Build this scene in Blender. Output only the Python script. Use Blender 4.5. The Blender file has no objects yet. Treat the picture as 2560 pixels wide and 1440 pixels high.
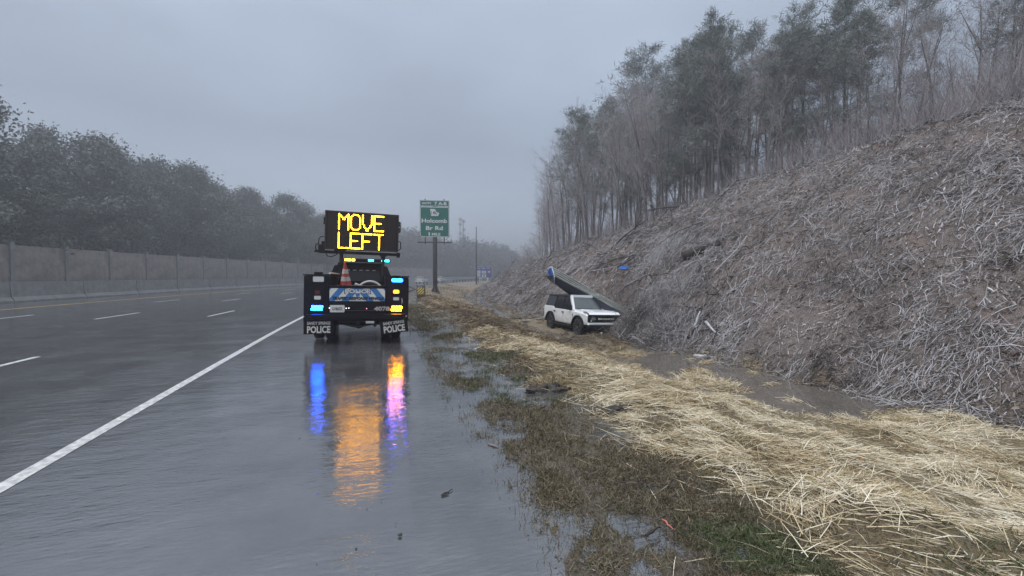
import bpy, bmesh, math, random
import numpy as np
from mathutils import Vector, Matrix
rng = np.random.default_rng(7)
random.seed(7)
R = math.radians
SC = bpy.context.scene
COL = SC.collection

# ------------------------------------------------------------------ camera
F_PX = 1100.0                      # focal length in photo pixels (2560 wide)
YAW, HOR, CAMZ = 17.65, 690.0, 1.62
cam_d = bpy.data.cameras.new('camera')
cam = bpy.data.objects.new('camera', cam_d)
COL.objects.link(cam)
cam.location = (0, 0, CAMZ)
cam.rotation_euler = (R(90 - 1.56), 0, R(-YAW))
cam_d.sensor_width = 36
cam_d.lens = 36 * F_PX / 2560
cam_d.clip_start = 0.05
cam_d.clip_end = 6000
SC.camera = cam

# ------------------------------------------------------------------ world: overcast sky
SUN_EL, SUN_AZ = 62, -110
w = bpy.data.worlds.new('World'); SC.world = w; w.use_nodes = True
nt = w.node_tree; nt.nodes.clear()
def N(t, tree=nt, **kw):
    n = tree.nodes.new(t)
    for k, v in kw.items(): setattr(n, k, v)
    return n
out = N('ShaderNodeOutputWorld')
sky = N('ShaderNodeTexSky', sky_type='NISHITA', sun_disc=False)
sky.sun_elevation = R(SUN_EL); sky.sun_rotation = R(SUN_AZ)
bg1 = N('ShaderNodeBackground'); bg1.inputs[1].default_value = 0.1
nt.links.new(sky.outputs[0], bg1.inputs[0])
tc = N('ShaderNodeTexCoord')
sx = N('ShaderNodeSeparateXYZ'); nt.links.new(tc.outputs['Generated'], sx.inputs[0])
el = N('ShaderNodeMath', operation='MAXIMUM'); nt.links.new(sx.outputs[2], el.inputs[0]); el.inputs[1].default_value = 0
ramp = N('ShaderNodeValToRGB')
nt.links.new(el.outputs[0], ramp.inputs[0])
e = ramp.color_ramp.elements
e[0].position = 0; e[0].color = (.37, .43, .52, 1)
e[1].position = 1; e[1].color = (.95, 1.04, 1.18, 1)
x = e.new(.28); x.color = (.225, .27, .34, 1)
x = e.new(.52); x.color = (.325, .38, .47, 1)
mp = N('ShaderNodeMapping'); mp.inputs['Scale'].default_value = (1, 1, 2.6)
nt.links.new(tc.outputs['Generated'], mp.inputs[0])
ns = N('ShaderNodeTexNoise'); ns.inputs['Scale'].default_value = 1.5; ns.inputs['Detail'].default_value = 4
ns.inputs['Roughness'].default_value = .5
nt.links.new(mp.outputs[0], ns.inputs[0])
mr = N('ShaderNodeMapRange'); nt.links.new(ns.outputs[0], mr.inputs[0])
mr.inputs[1].default_value = .3; mr.inputs[2].default_value = .7; mr.inputs[3].default_value = .80; mr.inputs[4].default_value = 1.18
mul = N('ShaderNodeVectorMath', operation='SCALE'); nt.links.new(ramp.outputs[0], mul.inputs[0]); nt.links.new(mr.outputs[0], mul.inputs[3])
bg2 = N('ShaderNodeBackground'); nt.links.new(mul.outputs[0], bg2.inputs[0]); bg2.inputs[1].default_value = 1.0
mx = N('ShaderNodeMixShader'); mx.inputs[0].default_value = .93
nt.links.new(bg1.outputs[0], mx.inputs[1]); nt.links.new(bg2.outputs[0], mx.inputs[2]); nt.links.new(mx.outputs[0], out.inputs[0])

sd = bpy.data.lights.new('sun', 'SUN'); sd.energy = 1.5; sd.angle = R(50); sd.color = (1, .97, .93)
sun = bpy.data.objects.new('sun', sd); COL.objects.link(sun)
sun.rotation_euler = (R(90 - SUN_EL), 0, R(-SUN_AZ + 180))
sun.location = (0, 0, 60)
vs = SC.view_settings
vs.view_transform = 'Standard'; vs.look = 'None'; vs.exposure = 0.58; vs.gamma = 1.0; vs.use_curve_mapping = False
cy = SC.cycles
cy.max_bounces = 6; cy.volume_bounces = 0; cy.diffuse_bounces = 3; cy.glossy_bounces = 3; cy.transparent_max_bounces = 8
cy.use_denoising = True; cy.denoising_prefilter = 'ACCURATE'
cy.sample_clamp_direct = 0; cy.sample_clamp_indirect = 8

# ------------------------------------------------------------------ helpers
def lk(tree, a, b): tree.links.new(a, b)
def newmat(name):
    m = bpy.data.materials.new(name); m.use_nodes = True
    t = m.node_tree
    return m, t, t.nodes['Principled BSDF']
def pmat(name, col, rough=.5, metal=0., var=0., vscale=6., bump=0., bscale=40., spec=.5, emit=None, es=0., coat=0., dirt=None, dz=(0, 1), ramp=None, attr=None, detail=6):
    m, t, b = newmat(name)
    b.inputs['Base Color'].default_value = (*col, 1)
    b.inputs['Roughness'].default_value = rough
    b.inputs['Metallic'].default_value = metal
    b.inputs['Specular IOR Level'].default_value = spec
    if coat: b.inputs['Coat Weight'].default_value = coat; b.inputs['Coat Roughness'].default_value = .05
    if emit:
        b.inputs['Emission Color'].default_value = (*emit, 1); b.inputs['Emission Strength'].default_value = es
    tcn = N('ShaderNodeTexCoord', t); co = tcn.outputs['Object']
    c = None
    if attr:
        a = N('ShaderNodeAttribute', t, attribute_name=attr)
        rp = N('ShaderNodeValToRGB', t); lk(t, a.outputs['Fac'], rp.inputs[0])
        el_ = rp.color_ramp.elements
        el_[0].color = (*ramp[0], 1); el_[1].color = (*ramp[-1], 1)
        for i, q in enumerate(ramp[1:-1]):
            z = el_.new((i + 1) / (len(ramp) - 1)); z.color = (*q, 1)
        c = rp.outputs[0]
    elif var:
        n = N('ShaderNodeTexNoise', t); n.inputs['Scale'].default_value = vscale; n.inputs['Detail'].default_value = detail; n.inputs['Roughness'].default_value = .65
        lk(t, co, n.inputs[0])
        rp = N('ShaderNodeValToRGB', t); lk(t, n.outputs[0], rp.inputs[0])
        rp.color_ramp.elements[0].position = .3; rp.color_ramp.elements[1].position = .7
        rp.color_ramp.elements[0].color = (*[max(0, q * (1 - var)) for q in col], 1)
        rp.color_ramp.elements[1].color = (*[min(1, q * (1 + var)) for q in col], 1)
        c = rp.outputs[0]
    if dirt:
        n = N('ShaderNodeTexNoise', t); n.inputs['Scale'].default_value = 3; n.inputs['Detail'].default_value = 8; n.inputs['Roughness'].default_value = .75
        lk(t, co, n.inputs[0])
        s = N('ShaderNodeSeparateXYZ', t); lk(t, co, s.inputs[0])
        q = N('ShaderNodeMapRange', t); lk(t, s.outputs[2], q.inputs[0]); q.inputs[1].default_value = dz[0]; q.inputs[2].default_value = dz[1]; q.inputs[3].default_value = .62; q.inputs[4].default_value = -.25
        ad = N('ShaderNodeMath', t, operation='ADD'); lk(t, n.outputs[0], ad.inputs[0]); lk(t, q.outputs[0], ad.inputs[1])
        q2 = N('ShaderNodeMapRange', t); lk(t, ad.outputs[0], q2.inputs[0]); q2.inputs[1].default_value = .6; q2.inputs[2].default_value = 1.15; q2.inputs[4].default_value = .8
        mm = N('ShaderNodeMix', t, data_type='RGBA'); lk(t, q2.outputs[0], mm.inputs[0])
        if c is None: mm.inputs[6].default_value = (*col, 1)
        else: lk(t, c, mm.inputs[6])
        mm.inputs[7].default_value = (*dirt, 1)
        c = mm.outputs[2]
    if c is not None: lk(t, c, b.inputs['Base Color'])
    if bump:
        n = N('ShaderNodeTexNoise', t); n.inputs['Scale'].default_value = bscale; n.inputs['Detail'].default_value = 5
        lk(t, co, n.inputs[0])
        bp = N('ShaderNodeBump', t); bp.inputs['Strength'].default_value = 1; bp.inputs['Distance'].default_value = bump
        lk(t, n.outputs[0], bp.inputs['Height']); lk(t, bp.outputs[0], b.inputs['Normal'])
    return m

class MB:
    def __init__(s): s.v = []; s.f = []; s.m = []; s.sm = []
    def add(s, vs, fs, mi=0, smooth=False, M=None):
        o = len(s.v)
        for p in vs:
            p = Vector(p)
            s.v.append(M @ p if M else p)
        for f in fs:
            s.f.append([i + o for i in f]); s.m.append(mi); s.sm.append(smooth)
        return s
    def box(s, x0, x1, y0, y1, z0, z1, mi=0, M=None, ch=0.0):
        if ch:
            bm = bmesh.new(); bmesh.ops.create_cube(bm, size=1)
            for q in bm.verts:
                q.co = Vector(((x0 + x1) / 2 + q.co.x * (x1 - x0), (y0 + y1) / 2 + q.co.y * (y1 - y0), (z0 + z1) / 2 + q.co.z * (z1 - z0)))
            bmesh.ops.bevel(bm, geom=bm.edges[:], offset=ch, segments=2, affect='EDGES', profile=.6)
            return s.bm(bm, mi, M)
        vs = [(x0, y0, z0), (x1, y0, z0), (x1, y1, z0), (x0, y1, z0), (x0, y0, z1), (x1, y0, z1), (x1, y1, z1), (x0, y1, z1)]
        return s.hexa(vs, mi, M)
    def hexa(s, vs, mi=0, M=None):
        return s.add(vs, [(0, 3, 2, 1), (4, 5, 6, 7), (0, 1, 5, 4), (1, 2, 6, 5), (2, 3, 7, 6), (3, 0, 4, 7)], mi, False, M)
    def bm(s, bm, mi=0, M=None, smooth=False):
        bm.verts.index_update()
        s.add([q.co.copy() for q in bm.verts], [[q.index for q in f.verts] for f in bm.faces], mi, smooth, M)
        bm.free(); return s
    def prism(s, poly, a0, a1, axis='x', mi=0, M=None, bev=0.0, seg=2):
        """poly in the two other axes (order: x->(y,z), y->(x,z), z->(x,y))"""
        def P(u, v, a): return {'x': (a, u, v), 'y': (u, a, v), 'z': (u, v, a)}[axis]
        bm = bmesh.new()
        A = [bm.verts.new(P(u, v, a0)) for u, v in poly]; B = [bm.verts.new(P(u, v, a1)) for u, v in poly]
        n = len(poly)
        bm.faces.new(A); bm.faces.new(B[::-1])
        for i in range(n): bm.faces.new((A[i], B[i], B[(i + 1) % n], A[(i + 1) % n]))
        bmesh.ops.recalc_face_normals(bm, faces=bm.faces[:])
        if bev:
            es = [e_ for e_ in bm.edges if (e_.verts[0] in A and e_.verts[1] in A) or (e_.verts[0] in B and e_.verts[1] in B)]
            bmesh.ops.bevel(bm, geom=es, offset=bev, segments=seg, affect='EDGES', profile=.6)
        return s.bm(bm, mi, M)
    def tube(s, pts, rad, n=6, mi=0, M=None, cap=True, smooth=True):
        pts = [Vector(p) for p in pts]
        if not hasattr(rad, '__len__'): rad = [rad] * len(pts)
        vs = []; fs = []
        up = Vector((.31, .17, .93))
        for i, p in enumerate(pts):
            d = (pts[min(i + 1, len(pts) - 1)] - pts[max(i - 1, 0)]).normalized()
            a = d.cross(up)
            if a.length < .05: a = d.cross(Vector((1, 0, 0)))
            a.normalize(); b = d.cross(a)
            for k in range(n):
                th = 2 * math.pi * k / n
                vs.append(p + (a * math.cos(th) + b * math.sin(th)) * rad[i])
        for i in range(len(pts) - 1):
            for k in range(n):
                fs.append((i * n + k, i * n + (k + 1) % n, (i + 1) * n + (k + 1) % n, (i + 1) * n + k))
        if cap:
            fs.append(tuple(range(n - 1, -1, -1))); fs.append(tuple((len(pts) - 1) * n + k for k in range(n)))
        return s.add(vs, fs, mi, smooth, M)
    def lathe(s, prof, n=24, axis='z', mi=0, M=None, smooth=True):
        """prof: (r, h) list"""
        vs = []; fs = []
        for r, h in prof:
            for k in range(n):
                th = 2 * math.pi * k / n; c, q = r * math.cos(th), r * math.sin(th)
                vs.append({'z': (c, q, h), 'x': (h, c, q), 'y': (q, h, c)}[axis])
        for i in range(len(prof) - 1):
            for k in range(n):
                fs.append((i * n + k, i * n + (k + 1) % n, (i + 1) * n + (k + 1) % n, (i + 1) * n + k))
        return s.add(vs, fs, mi, smooth, M)
    def build(s, name, mats, parent=None, loc=None):
        me = bpy.data.meshes.new(name)
        me.from_pydata([tuple(p) for p in s.v], [], s.f)
        for m in (mats if isinstance(mats, (list, tuple)) else [mats]): me.materials.append(m)
        me.polygons.foreach_set('material_index', s.m)
        me.polygons.foreach_set('use_smooth', s.sm)
        me.update()
        return link(name, me, parent, loc)

def link(name, me, parent=None, loc=None):
    o = bpy.data.objects.new(name, me); COL.objects.link(o)
    if parent: o.parent = parent
    if loc is not None: o.location = loc
    return o
def mesh_only(mb, name, mats):
    o = mb.build(name, mats); me = o.data; bpy.data.objects.remove(o); return me
def tag(o, label=None, cat=None, group=None, kind=None):
    if label: o['label'] = label
    if cat: o['category'] = cat
    if group: o['group'] = group
    if kind: o['kind'] = kind
    return o
def empty(name, loc, label, cat, rot=(0, 0, 0), group=None):
    o = bpy.data.objects.new(name, None); COL.objects.link(o)
    o.location = loc; o.rotation_euler = rot; o.empty_display_size = .2
    return tag(o, label, cat, group)
def dup(root, loc, rot=None, scale=None, label=None, group=None):
    r = root.copy(); COL.objects.link(r); r.location = loc
    if rot is not None: r.rotation_euler = rot
    if scale is not None: r.scale = (scale,) * 3 if not hasattr(scale, '__len__') else scale
    if label: r['label'] = label
    if group: r['group'] = group
    for ch in list(root.children):
        c = ch.copy(); COL.objects.link(c); c.parent = r
        for g in ch.children:
            d = g.copy(); COL.objects.link(d); d.parent = c
    return r
def mesh_np(name, V, F, mats, attrs=None, parent=None, smooth=False, mi=None):
    """V (n,3); F (m,k) int array with constant k"""
    me = bpy.data.meshes.new(name)
    n, (m, k) = len(V), F.shape
    me.vertices.add(n); me.vertices.foreach_set('co', np.ascontiguousarray(V, dtype=np.float32).ravel())
    me.loops.add(m * k); me.loops.foreach_set('vertex_index', np.ascontiguousarray(F, dtype=np.int32).ravel())
    me.polygons.add(m); me.polygons.foreach_set('loop_start', np.arange(m, dtype=np.int32) * k)
    me.polygons.foreach_set('loop_total', np.full(m, k, dtype=np.int32))
    if smooth: me.polygons.foreach_set('use_smooth', np.ones(m, dtype=bool))
    if mi is not None: me.polygons.foreach_set('material_index', mi.astype(np.int32))
    me.update(calc_edges=True)
    for a, val in (attrs or {}).items():
        at = me.attributes.new(a, 'FLOAT', 'POINT'); at.data.foreach_set('value', np.ascontiguousarray(val, dtype=np.float32))
    for q in (mats if isinstance(mats, (list, tuple)) else [mats]): me.materials.append(q)
    return link(name, me, parent)
_T = np.random.default_rng(3).random((256, 256))
def vnoise(x, y, s=0):
    x = np.asarray(x, float) + s * 17.31; y = np.asarray(y, float) + s * 9.77
    xi = np.floor(x).astype(int); yi = np.floor(y).astype(int)
    fx = x - xi; fy = y - yi
    fx = fx * fx * (3 - 2 * fx); fy = fy * fy * (3 - 2 * fy)
    g = lambda a, b: _T[a & 255, b & 255]
    return (g(xi, yi) * (1 - fx) + g(xi + 1, yi) * fx) * (1 - fy) + (g(xi, yi + 1) * (1 - fx) + g(xi + 1, yi + 1) * fx) * fy
def fbm(x, y, s=0, o=4):
    r = 0; a = .5; tot = 0
    for i in range(o):
        r = r + a * vnoise(x * 2 ** i, y * 2 ** i, s + i * 3); tot += a; a *= .5
    return r / tot
def sstep(a, b, x):
    t = np.clip((np.asarray(x, float) - a) / (b - a), 0, 1); return t * t * (3 - 2 * t)
def blades(P, D, L, W, bend=.2, r=None):
    """bent two-segment strips -> (V, F) quads"""
    n = len(P); r = r or rng
    q = r.normal(size=(n, 3)); S = np.cross(D, q); S /= np.linalg.norm(S, axis=1, keepdims=True) + 1e-9
    U = np.cross(S, D)
    w_ = S * W[:, None] / 2
    m = P + D * (L / 2)[:, None] + U * (bend * L * r.uniform(-1, 1, n))[:, None]
    t = P + D * L[:, None]
    V = np.stack([P - w_, P + w_, m - w_, m + w_, t - w_ * .4, t + w_ * .4], 1).reshape(-1, 3)
    i = np.arange(n)[:, None] * 6
    F_ = np.concatenate([i + [0, 1, 3, 2], i + [2, 3, 5, 4]], 0)
    return V, F_
def sticks(P, D, L, r0, bend=.1, r=None):
    """three-sided tapered two-segment sticks"""
    n = len(P); r = r or rng
    q = r.normal(size=(n, 3)); A = np.cross(D, q); A /= np.linalg.norm(A, axis=1, keepdims=True) + 1e-9
    B = np.cross(A, D)
    bv = (A * r.uniform(-1, 1, (n, 1)) + B * r.uniform(-1, 1, (n, 1))) * (bend * L)[:, None]
    C = [P, P + D * (L * .5)[:, None] + bv, P + D * L[:, None]]
    V = []
    for c, k in zip(C, (1, .75, .3)):
        for j in range(3):
            th = 2 * math.pi * j / 3
            V.append(c + (A * math.cos(th) + B * math.sin(th)) * (r0 * k)[:, None])
    V = np.stack(V, 1).reshape(-1, 3)
    i = np.arange(n)[:, None] * 9
    F_ = np.concatenate([i + np.array([a * 3 + j, a * 3 + (j + 1) % 3, a * 3 + 3 + (j + 1) % 3, a * 3 + 3 + j]) for a in (0, 1) for j in range(3)], 0)
    return V, F_
_fc = {}
def text(name, s, w_, h, mat, parent, loc, rot=(R(90), 0, 0), bold=.0, ext=.002, outline=0., slant=0., per_letter=False):
    """text fitted to w_ x h, centred on loc; stands in the XZ plane facing -Y by default"""
    c = bpy.data.curves.new(name, 'FONT'); c.body = s; c.size = 1; c.offset = bold; c.extrude = ext; c.shear = slant
    c.resolution_u = 2
    if outline:
        c.fill_mode = 'NONE'; c.extrude = 0; c.bevel_depth = outline; c.bevel_resolution = 0
    o = bpy.data.objects.new(name, c); COL.objects.link(o)
    dg = bpy.context.evaluated_depsgraph_get()
    me = bpy.data.meshes.new_from_object(o.evaluated_get(dg))
    bpy.data.objects.remove(o); bpy.data.curves.remove(c)
    n = len(me.vertices); co = np.empty(n * 3, np.float32); me.vertices.foreach_get('co', co); co = co.reshape(-1, 3)
    lo, hi = co.min(0), co.max(0)
    co[:, 0] = (co[:, 0] - (lo[0] + hi[0]) / 2) * w_ / max(hi[0] - lo[0], 1e-6)
    co[:, 1] = (co[:, 1] - (lo[1] + hi[1]) / 2) * h / max(hi[1] - lo[1], 1e-6)
    if outline: co[:, 2] *= w_ / max(hi[0] - lo[0], 1e-6)
    me.vertices.foreach_set('co', co.ravel()); me.update()
    me.materials.clear(); me.materials.append(mat); me.name = name
    ob = link(name, me, parent, loc); ob.rotation_euler = rot
    return ob
def clip_poly(poly, a, b, c):
    """keep a*u+b*v<=c"""
    o = []
    for i in range(len(poly)):
        p, q = poly[i], poly[(i + 1) % len(poly)]
        dp, dq = a * p[0] + b * p[1] - c, a * q[0] + b * q[1] - c
        if dp <= 0: o.append(p)
        if dp * dq < 0:
            t = dp / (dp - dq); o.append((p[0] + (q[0] - p[0]) * t, p[1] + (q[1] - p[1]) * t))
    return o
def rrect(w_, h, r, n=5, cx=0, cz=0):
    pts = []
    for sx_, sz_, a0 in ((1, 1, 0), (-1, 1, 90), (-1, -1, 180), (1, -1, 270)):
        for k in range(n + 1):
            a = R(a0 + 90 * k / n); pts.append((cx + sx_ * (w_ / 2 - r) + r * math.cos(a), cz + sz_ * (h / 2 - r) + r * math.sin(a)))
    return pts
def ring(mb, w_, h, r, th, y0, y1, cx=0, cz=0):
    o = rrect(w_, h, r, 5, cx, cz); i = rrect(w_ - 2 * th, h - 2 * th, max(r - th, .005), 5, cx, cz); n = len(o)
    vs = [(u, y0, v) for u, v in o] + [(u, y0, v) for u, v in i] + [(u, y1, v) for u, v in o] + [(u, y1, v) for u, v in i]
    fs = []
    for k in range(n):
        j = (k + 1) % n
        fs += [(k, j, n + j, n + k), (2 * n + k, 3 * n + k, 3 * n + j, 2 * n + j), (k, 2 * n + k, 2 * n + j, j), (n + k, n + j, 3 * n + j, 3 * n + k)]
    mb.add(vs, fs)

# ------------------------------------------------------------------ place geometry
EDGE = 1.3
CAR_X, CAR_Y, CAR_Z = 9.62, 19.35, -1.16
def curve(y): return np.maximum(0, np.asarray(y, float) - 12) ** 2 / 500.0
def road_x(t, y): return t + EDGE + curve(y)
ZC_Y = [-40, 10, 21, 33, 68, 100, 150, 260]; ZC = [8.3, 8.0, 7.5, 6.2, 4.9, 3.4, 1.2, .6]
def ground_t(t, y, x=None):
    t = np.asarray(t, float); y = np.asarray(y, float)
    x = road_x(t, y) if x is None else x
    dy = np.interp(y, [-50, 4.6, 6.2, 11, 13, 22.5, 26, 60, 90], [-.72, -.72, -1.0, -1.0, -.92, -.96, -.95, -.95, -.7])
    zc = np.interp(y, ZC_Y, ZC)
    base = np.interp(t, [-2, -.85, -.38, .05, 1.15, 1.7, 3.0], [-.10, -.065, -.014, .012, .004, .045, -.09]) - .026 * np.exp(-((y - 3.4) / .95) ** 2) * sstep(.25, -.1, t) - .05 * np.exp(-((y - 9.6) / 1.6) ** 2 - ((t - .75) / .7) ** 2)
    s1 = sstep(2.0, 6.3, t); base = np.where(t < 2.0, base, base * (1 - s1) + dy * s1)
    tt = np.clip((t - 8.3) / 12.7, 0, 1)
    hill = dy + (zc - dy) * (tt + .10 * np.sin(math.pi * tt))
    base = np.where(t > 8.3, hill, base)
    base = np.where(t > 21, zc + (t - 21) * .10, base)
    hm = sstep(8.2, 10, t)
    n1 = fbm(x * .45, y * .45, 1) - .5; n2 = fbm(x * 1.7, y * 1.7, 5) - .5; n3 = fbm(x * 5, y * 5, 9, 3) - .5; n4 = fbm(x * 15, y * 15, 13, 2) - .5
    strawm = sstep(1.1, 1.7, t) * (1 - hm)
    z = base + hm * (n1 * .9 + n2 * .75 + n3 * .24) + (1 - hm) * sstep(-.8, .2, t) * (n1 * .06 + n2 * .085 + n3 * .065 + n4 * .045)
    z = z + strawm * np.maximum(0, n2) * .30
    z = z - .042 * sstep(.47, .62, fbm(x * 1.0 + 7, y * 1.0, 17) * .75 + .25 * fbm(x * 4, y * 4, 19)) * sstep(-.6, -.1, t) * sstep(2.0, 1.3, t)
    # churned mud round the car
    ch = np.exp(-((y - 17.3) / 4.0) ** 2 - ((t - 6.0) / 3.0) ** 2) * (1 - hm)
    z = z + ch * (n2 * .55 + .04)
    # the bank is dug away where the car came to rest
    dg = sstep(2.6, 1.5, np.abs(y - CAR_Y)) ** .5 * sstep(3.1, 2.0, np.abs(x - CAR_X))
    z = z * (1 - dg) + np.minimum(z, CAR_Z + .18 + n2 * .3 + n3 * .12) * dg
    return z
def ground(x, y):
    x = np.asarray(x, float); y = np.asarray(y, float)
    return ground_t(x - EDGE - curve(y), y, x)
def gz(x, y): return float(ground(x, y))
FW = Vector((math.sin(R(YAW)), math.cos(R(YAW)), 0)); RT = Vector((math.cos(R(YAW)), -math.sin(R(YAW)), 0))
def project(x, y, z):
    d = x * FW.x + y * FW.y; l = x * RT.x + y * RT.y
    return 1280 + F_PX * l / d, HOR + F_PX * (CAMZ - z) / d, d
def on_ground(px, py, it=40):
    """world point of the terrain under a photo pixel (march along the ray)"""
    dirv = FW + RT * ((px - 1280) / F_PX) + Vector((0, 0, (HOR - py) / F_PX))
    d = 1.5
    while d < 260:
        p = dirv * d
        z = CAMZ + p.z
        if z <= gz(p.x, p.y): return Vector((p.x, p.y, gz(p.x, p.y)))
        d *= 1.006
    return Vector((dirv.x * 100, dirv.y * 100, 0))
HAZE = 0.0035

# ------------------------------------------------------------------ materials
def mixc(t, f, a, b):
    m = N('ShaderNodeMix', t, data_type='RGBA')
    for sock, v in ((0, f), (6, a), (7, b)):
        if isinstance(v, (tuple, list)): m.inputs[sock].default_value = (*v, 1)
        elif isinstance(v, (int, float)): m.inputs[sock].default_value = v
        else: lk(t, v, m.inputs[sock])
    return m.outputs[2]
def nz(t, co, scale, detail=6, rough=.6, sc=None):
    if sc:
        mp_ = N('ShaderNodeMapping', t); mp_.inputs['Scale'].default_value = sc; lk(t, co, mp_.inputs[0]); co = mp_.outputs[0]
    n = N('ShaderNodeTexNoise', t); n.inputs['Scale'].default_value = scale; n.inputs['Detail'].default_value = detail; n.inputs['Roughness'].default_value = rough
    lk(t, co, n.inputs[0]); return n.outputs[0]
def mrange(t, s, a, b, c=0., d=1.):
    m = N('ShaderNodeMapRange', t); lk(t, s, m.inputs[0])
    for i, v in enumerate((a, b, c, d)): m.inputs[i + 1].default_value = v
    return m.outputs[0]
def attr(t, n): a = N('ShaderNodeAttribute', t, attribute_name=n); return a.outputs['Fac']

def ground_mat():
    m, t, b = newmat('mud_and_soil')
    co = N('ShaderNodeTexCoord', t).outputs['Object']
    n1 = nz(t, co, 1.3); n2 = nz(t, co, 9, 8, .7); n3 = nz(t, co, 45, 4, .7)
    mud = mixc(t, mrange(t, n2, .3, .7), (.060, .052, .046), (.18, .155, .135))
    grassy = mixc(t, mrange(t, n3, .3, .7), (.05, .048, .026), (.15, .12, .07))
    c = mixc(t, mrange(t, n1, .42, .56, 0, .75), mud, grassy)
    st = mixc(t, mrange(t, n3, .3, .7), (.10, .078, .045), (.27, .21, .12))
    c = mixc(t, attr(t, 'straw'), c, st)
    fv = mixc(t, mrange(t, n2, .35, .65), (.13, .095, .06), (.29, .23, .155))
    c = mixc(t, attr(t, 'verge'), c, fv)
    hl = mixc(t, mrange(t, n2, .3, .7), (.042, .033, .029), (.22, .175, .155))  # dark end of the soil paints the shaded gaps under the brush
    hl = mixc(t, mrange(t, nz(t, co, .8, 5), .5, .7, 0, .5), hl, (.20, .125, .09))
    hl = mixc(t, mrange(t, nz(t, co, 60, 3, .7), .5, .68, 0, .75), hl, (.42, .40, .41))
    c = mixc(t, attr(t, 'hill'), c, hl)
    lk(t, c, b.inputs['Base Color'])
    wet = mrange(t, nz(t, co, 2.2, 5), .40, .60, .95, .12)
    ro = N('ShaderNodeMath', t, operation='MAXIMUM'); lk(t, wet, ro.inputs[0]); lk(t, attr(t, 'hill'), ro.inputs[1])
    lk(t, ro.outputs[0], b.inputs['Roughness'])
    bp = N('ShaderNodeBump', t); bp.inputs['Distance'].default_value = .03; bp.inputs['Strength'].default_value = .9
    ad = N('ShaderNodeMath', t, operation='ADD'); lk(t, n2, ad.inputs[0]); lk(t, n3, ad.inputs[1])
    lk(t, ad.outputs[0], bp.inputs['Height']); lk(t, bp.outputs[0], b.inputs['Normal'])
    return m
def water_mat(name, col, rough, bump, ior=1.45, col2=None, sc=(1, 2.2, 1), scales=(2.3, 9, 34)):
    m, t, b = newmat(name)
    co = N('ShaderNodeTexCoord', t).outputs['Object']
    b.inputs['IOR'].default_value = ior
    c = mixc(t, mrange(t, nz(t, co, 1.1, 7, .65), .35, .65), col, col2 or tuple(q * 1.6 for q in col))
    grit = mrange(t, nz(t, co, 70, 3, .8), .63, .70, 0, .5)
    c = mixc(t, grit, c, tuple(q * .35 for q in col))
    if name == 'wet_asphalt':      # polished wheel paths and a patchy crust of grit
        f = N('ShaderNodeMath', t, operation='MULTIPLY_ADD'); lk(t, attr(t, 'lateral'), f.inputs[0]); f.inputs[1].default_value = 4 * math.pi / 3.65; f.inputs[2].default_value = 4.08 * 4 * math.pi / 3.65 + math.pi
        cs = N('ShaderNodeMath', t, operation='COSINE'); lk(t, f.outputs[0], cs.inputs[0])
        sm_ = N('ShaderNodeMath', t, operation='ADD'); lk(t, cs.outputs[0], sm_.inputs[0]); lk(t, mrange(t, nz(t, co, .35, 5, .6, (1, .12, 1)), .3, .7, -1.6, 1.6), sm_.inputs[1])
        c = mixc(t, mrange(t, sm_.outputs[0], -1.6, 1.6, 0, .65), c, tuple(q * 2.1 for q in col))
        c = mixc(t, mrange(t, nz(t, co, 160, 2, .6), .5, .62, 0, .35), c, tuple(q * 2.6 for q in col))
    lk(t, c, b.inputs['Base Color'])
    lk(t, mrange(t, nz(t, co, 1.6, 4), .35, .65, rough * .6, rough * 1.4), b.inputs['Roughness'])
    h = None
    for s_, k in zip(scales, (.55, .32, .06)):
        n = nz(t, co, s_, 3, .5, sc)
        mu = N('ShaderNodeMath', t, operation='MULTIPLY'); lk(t, n, mu.inputs[0]); mu.inputs[1].default_value = k
        if h is None: h = mu.outputs[0]
        else:
            a = N('ShaderNodeMath', t, operation='ADD'); lk(t, h, a.inputs[0]); lk(t, mu.outputs[0], a.inputs[1]); h = a.outputs[0]
    amp = mrange(t, nz(t, co, .7, 3), .38, .68, .35, 1.25)
    mu = N('ShaderNodeMath', t, operation='MULTIPLY'); lk(t, h, mu.inputs[0]); lk(t, amp, mu.inputs[1])
    bp = N('ShaderNodeBump', t); bp.inputs['Strength'].default_value = 1; bp.inputs['Distance'].default_value = bump
    lk(t, mu.outputs[0], bp.inputs['Height']); lk(t, bp.outputs[0], b.inputs['Normal'])
    return m
M_ground = ground_mat()
M_road = water_mat('wet_asphalt', (.036, .037, .039), .06, .0135, 2.7, (.088, .089, .091), (.8, 2.2, 1), (3, 13, 50))
M_flood = water_mat('shallow_flood_water', (.036, .036, .037), .06, .0145, 2.7, (.088, .087, .085), (.8, 2.4, 1), (3, 12, 42))
M_pond = water_mat('brown_ditch_water', (.105, .092, .080), .05, .003, 1.36, (.14, .122, .105), (1, 1, 1), (3, 9, 30))
M_white_paint = pmat('road_paint_white', (.50, .50, .49), .4, var=.55, vscale=14)
M_yellow_paint = pmat('road_paint_yellow', (.62, .42, .08), .35, var=.25, vscale=8)
M_conc = pmat('wet_concrete', (.20, .195, .19), .6, var=.3, vscale=2, bump=.004, bscale=20)
M_wallc = pmat('noise_wall_concrete', (.24, .21, .195), .75, var=.45, vscale=.9, dirt=(.09, .08, .07), dz=(.2, 3.5), bump=.01, bscale=6)
M_galv = pmat('galvanised_steel', (.22, .22, .22), .45, metal=.6, var=.25, vscale=9)
M_dsteel = pmat('dark_wet_steel', (.060, .055, .060), .4, metal=.2, var=.4, vscale=3)

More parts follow.
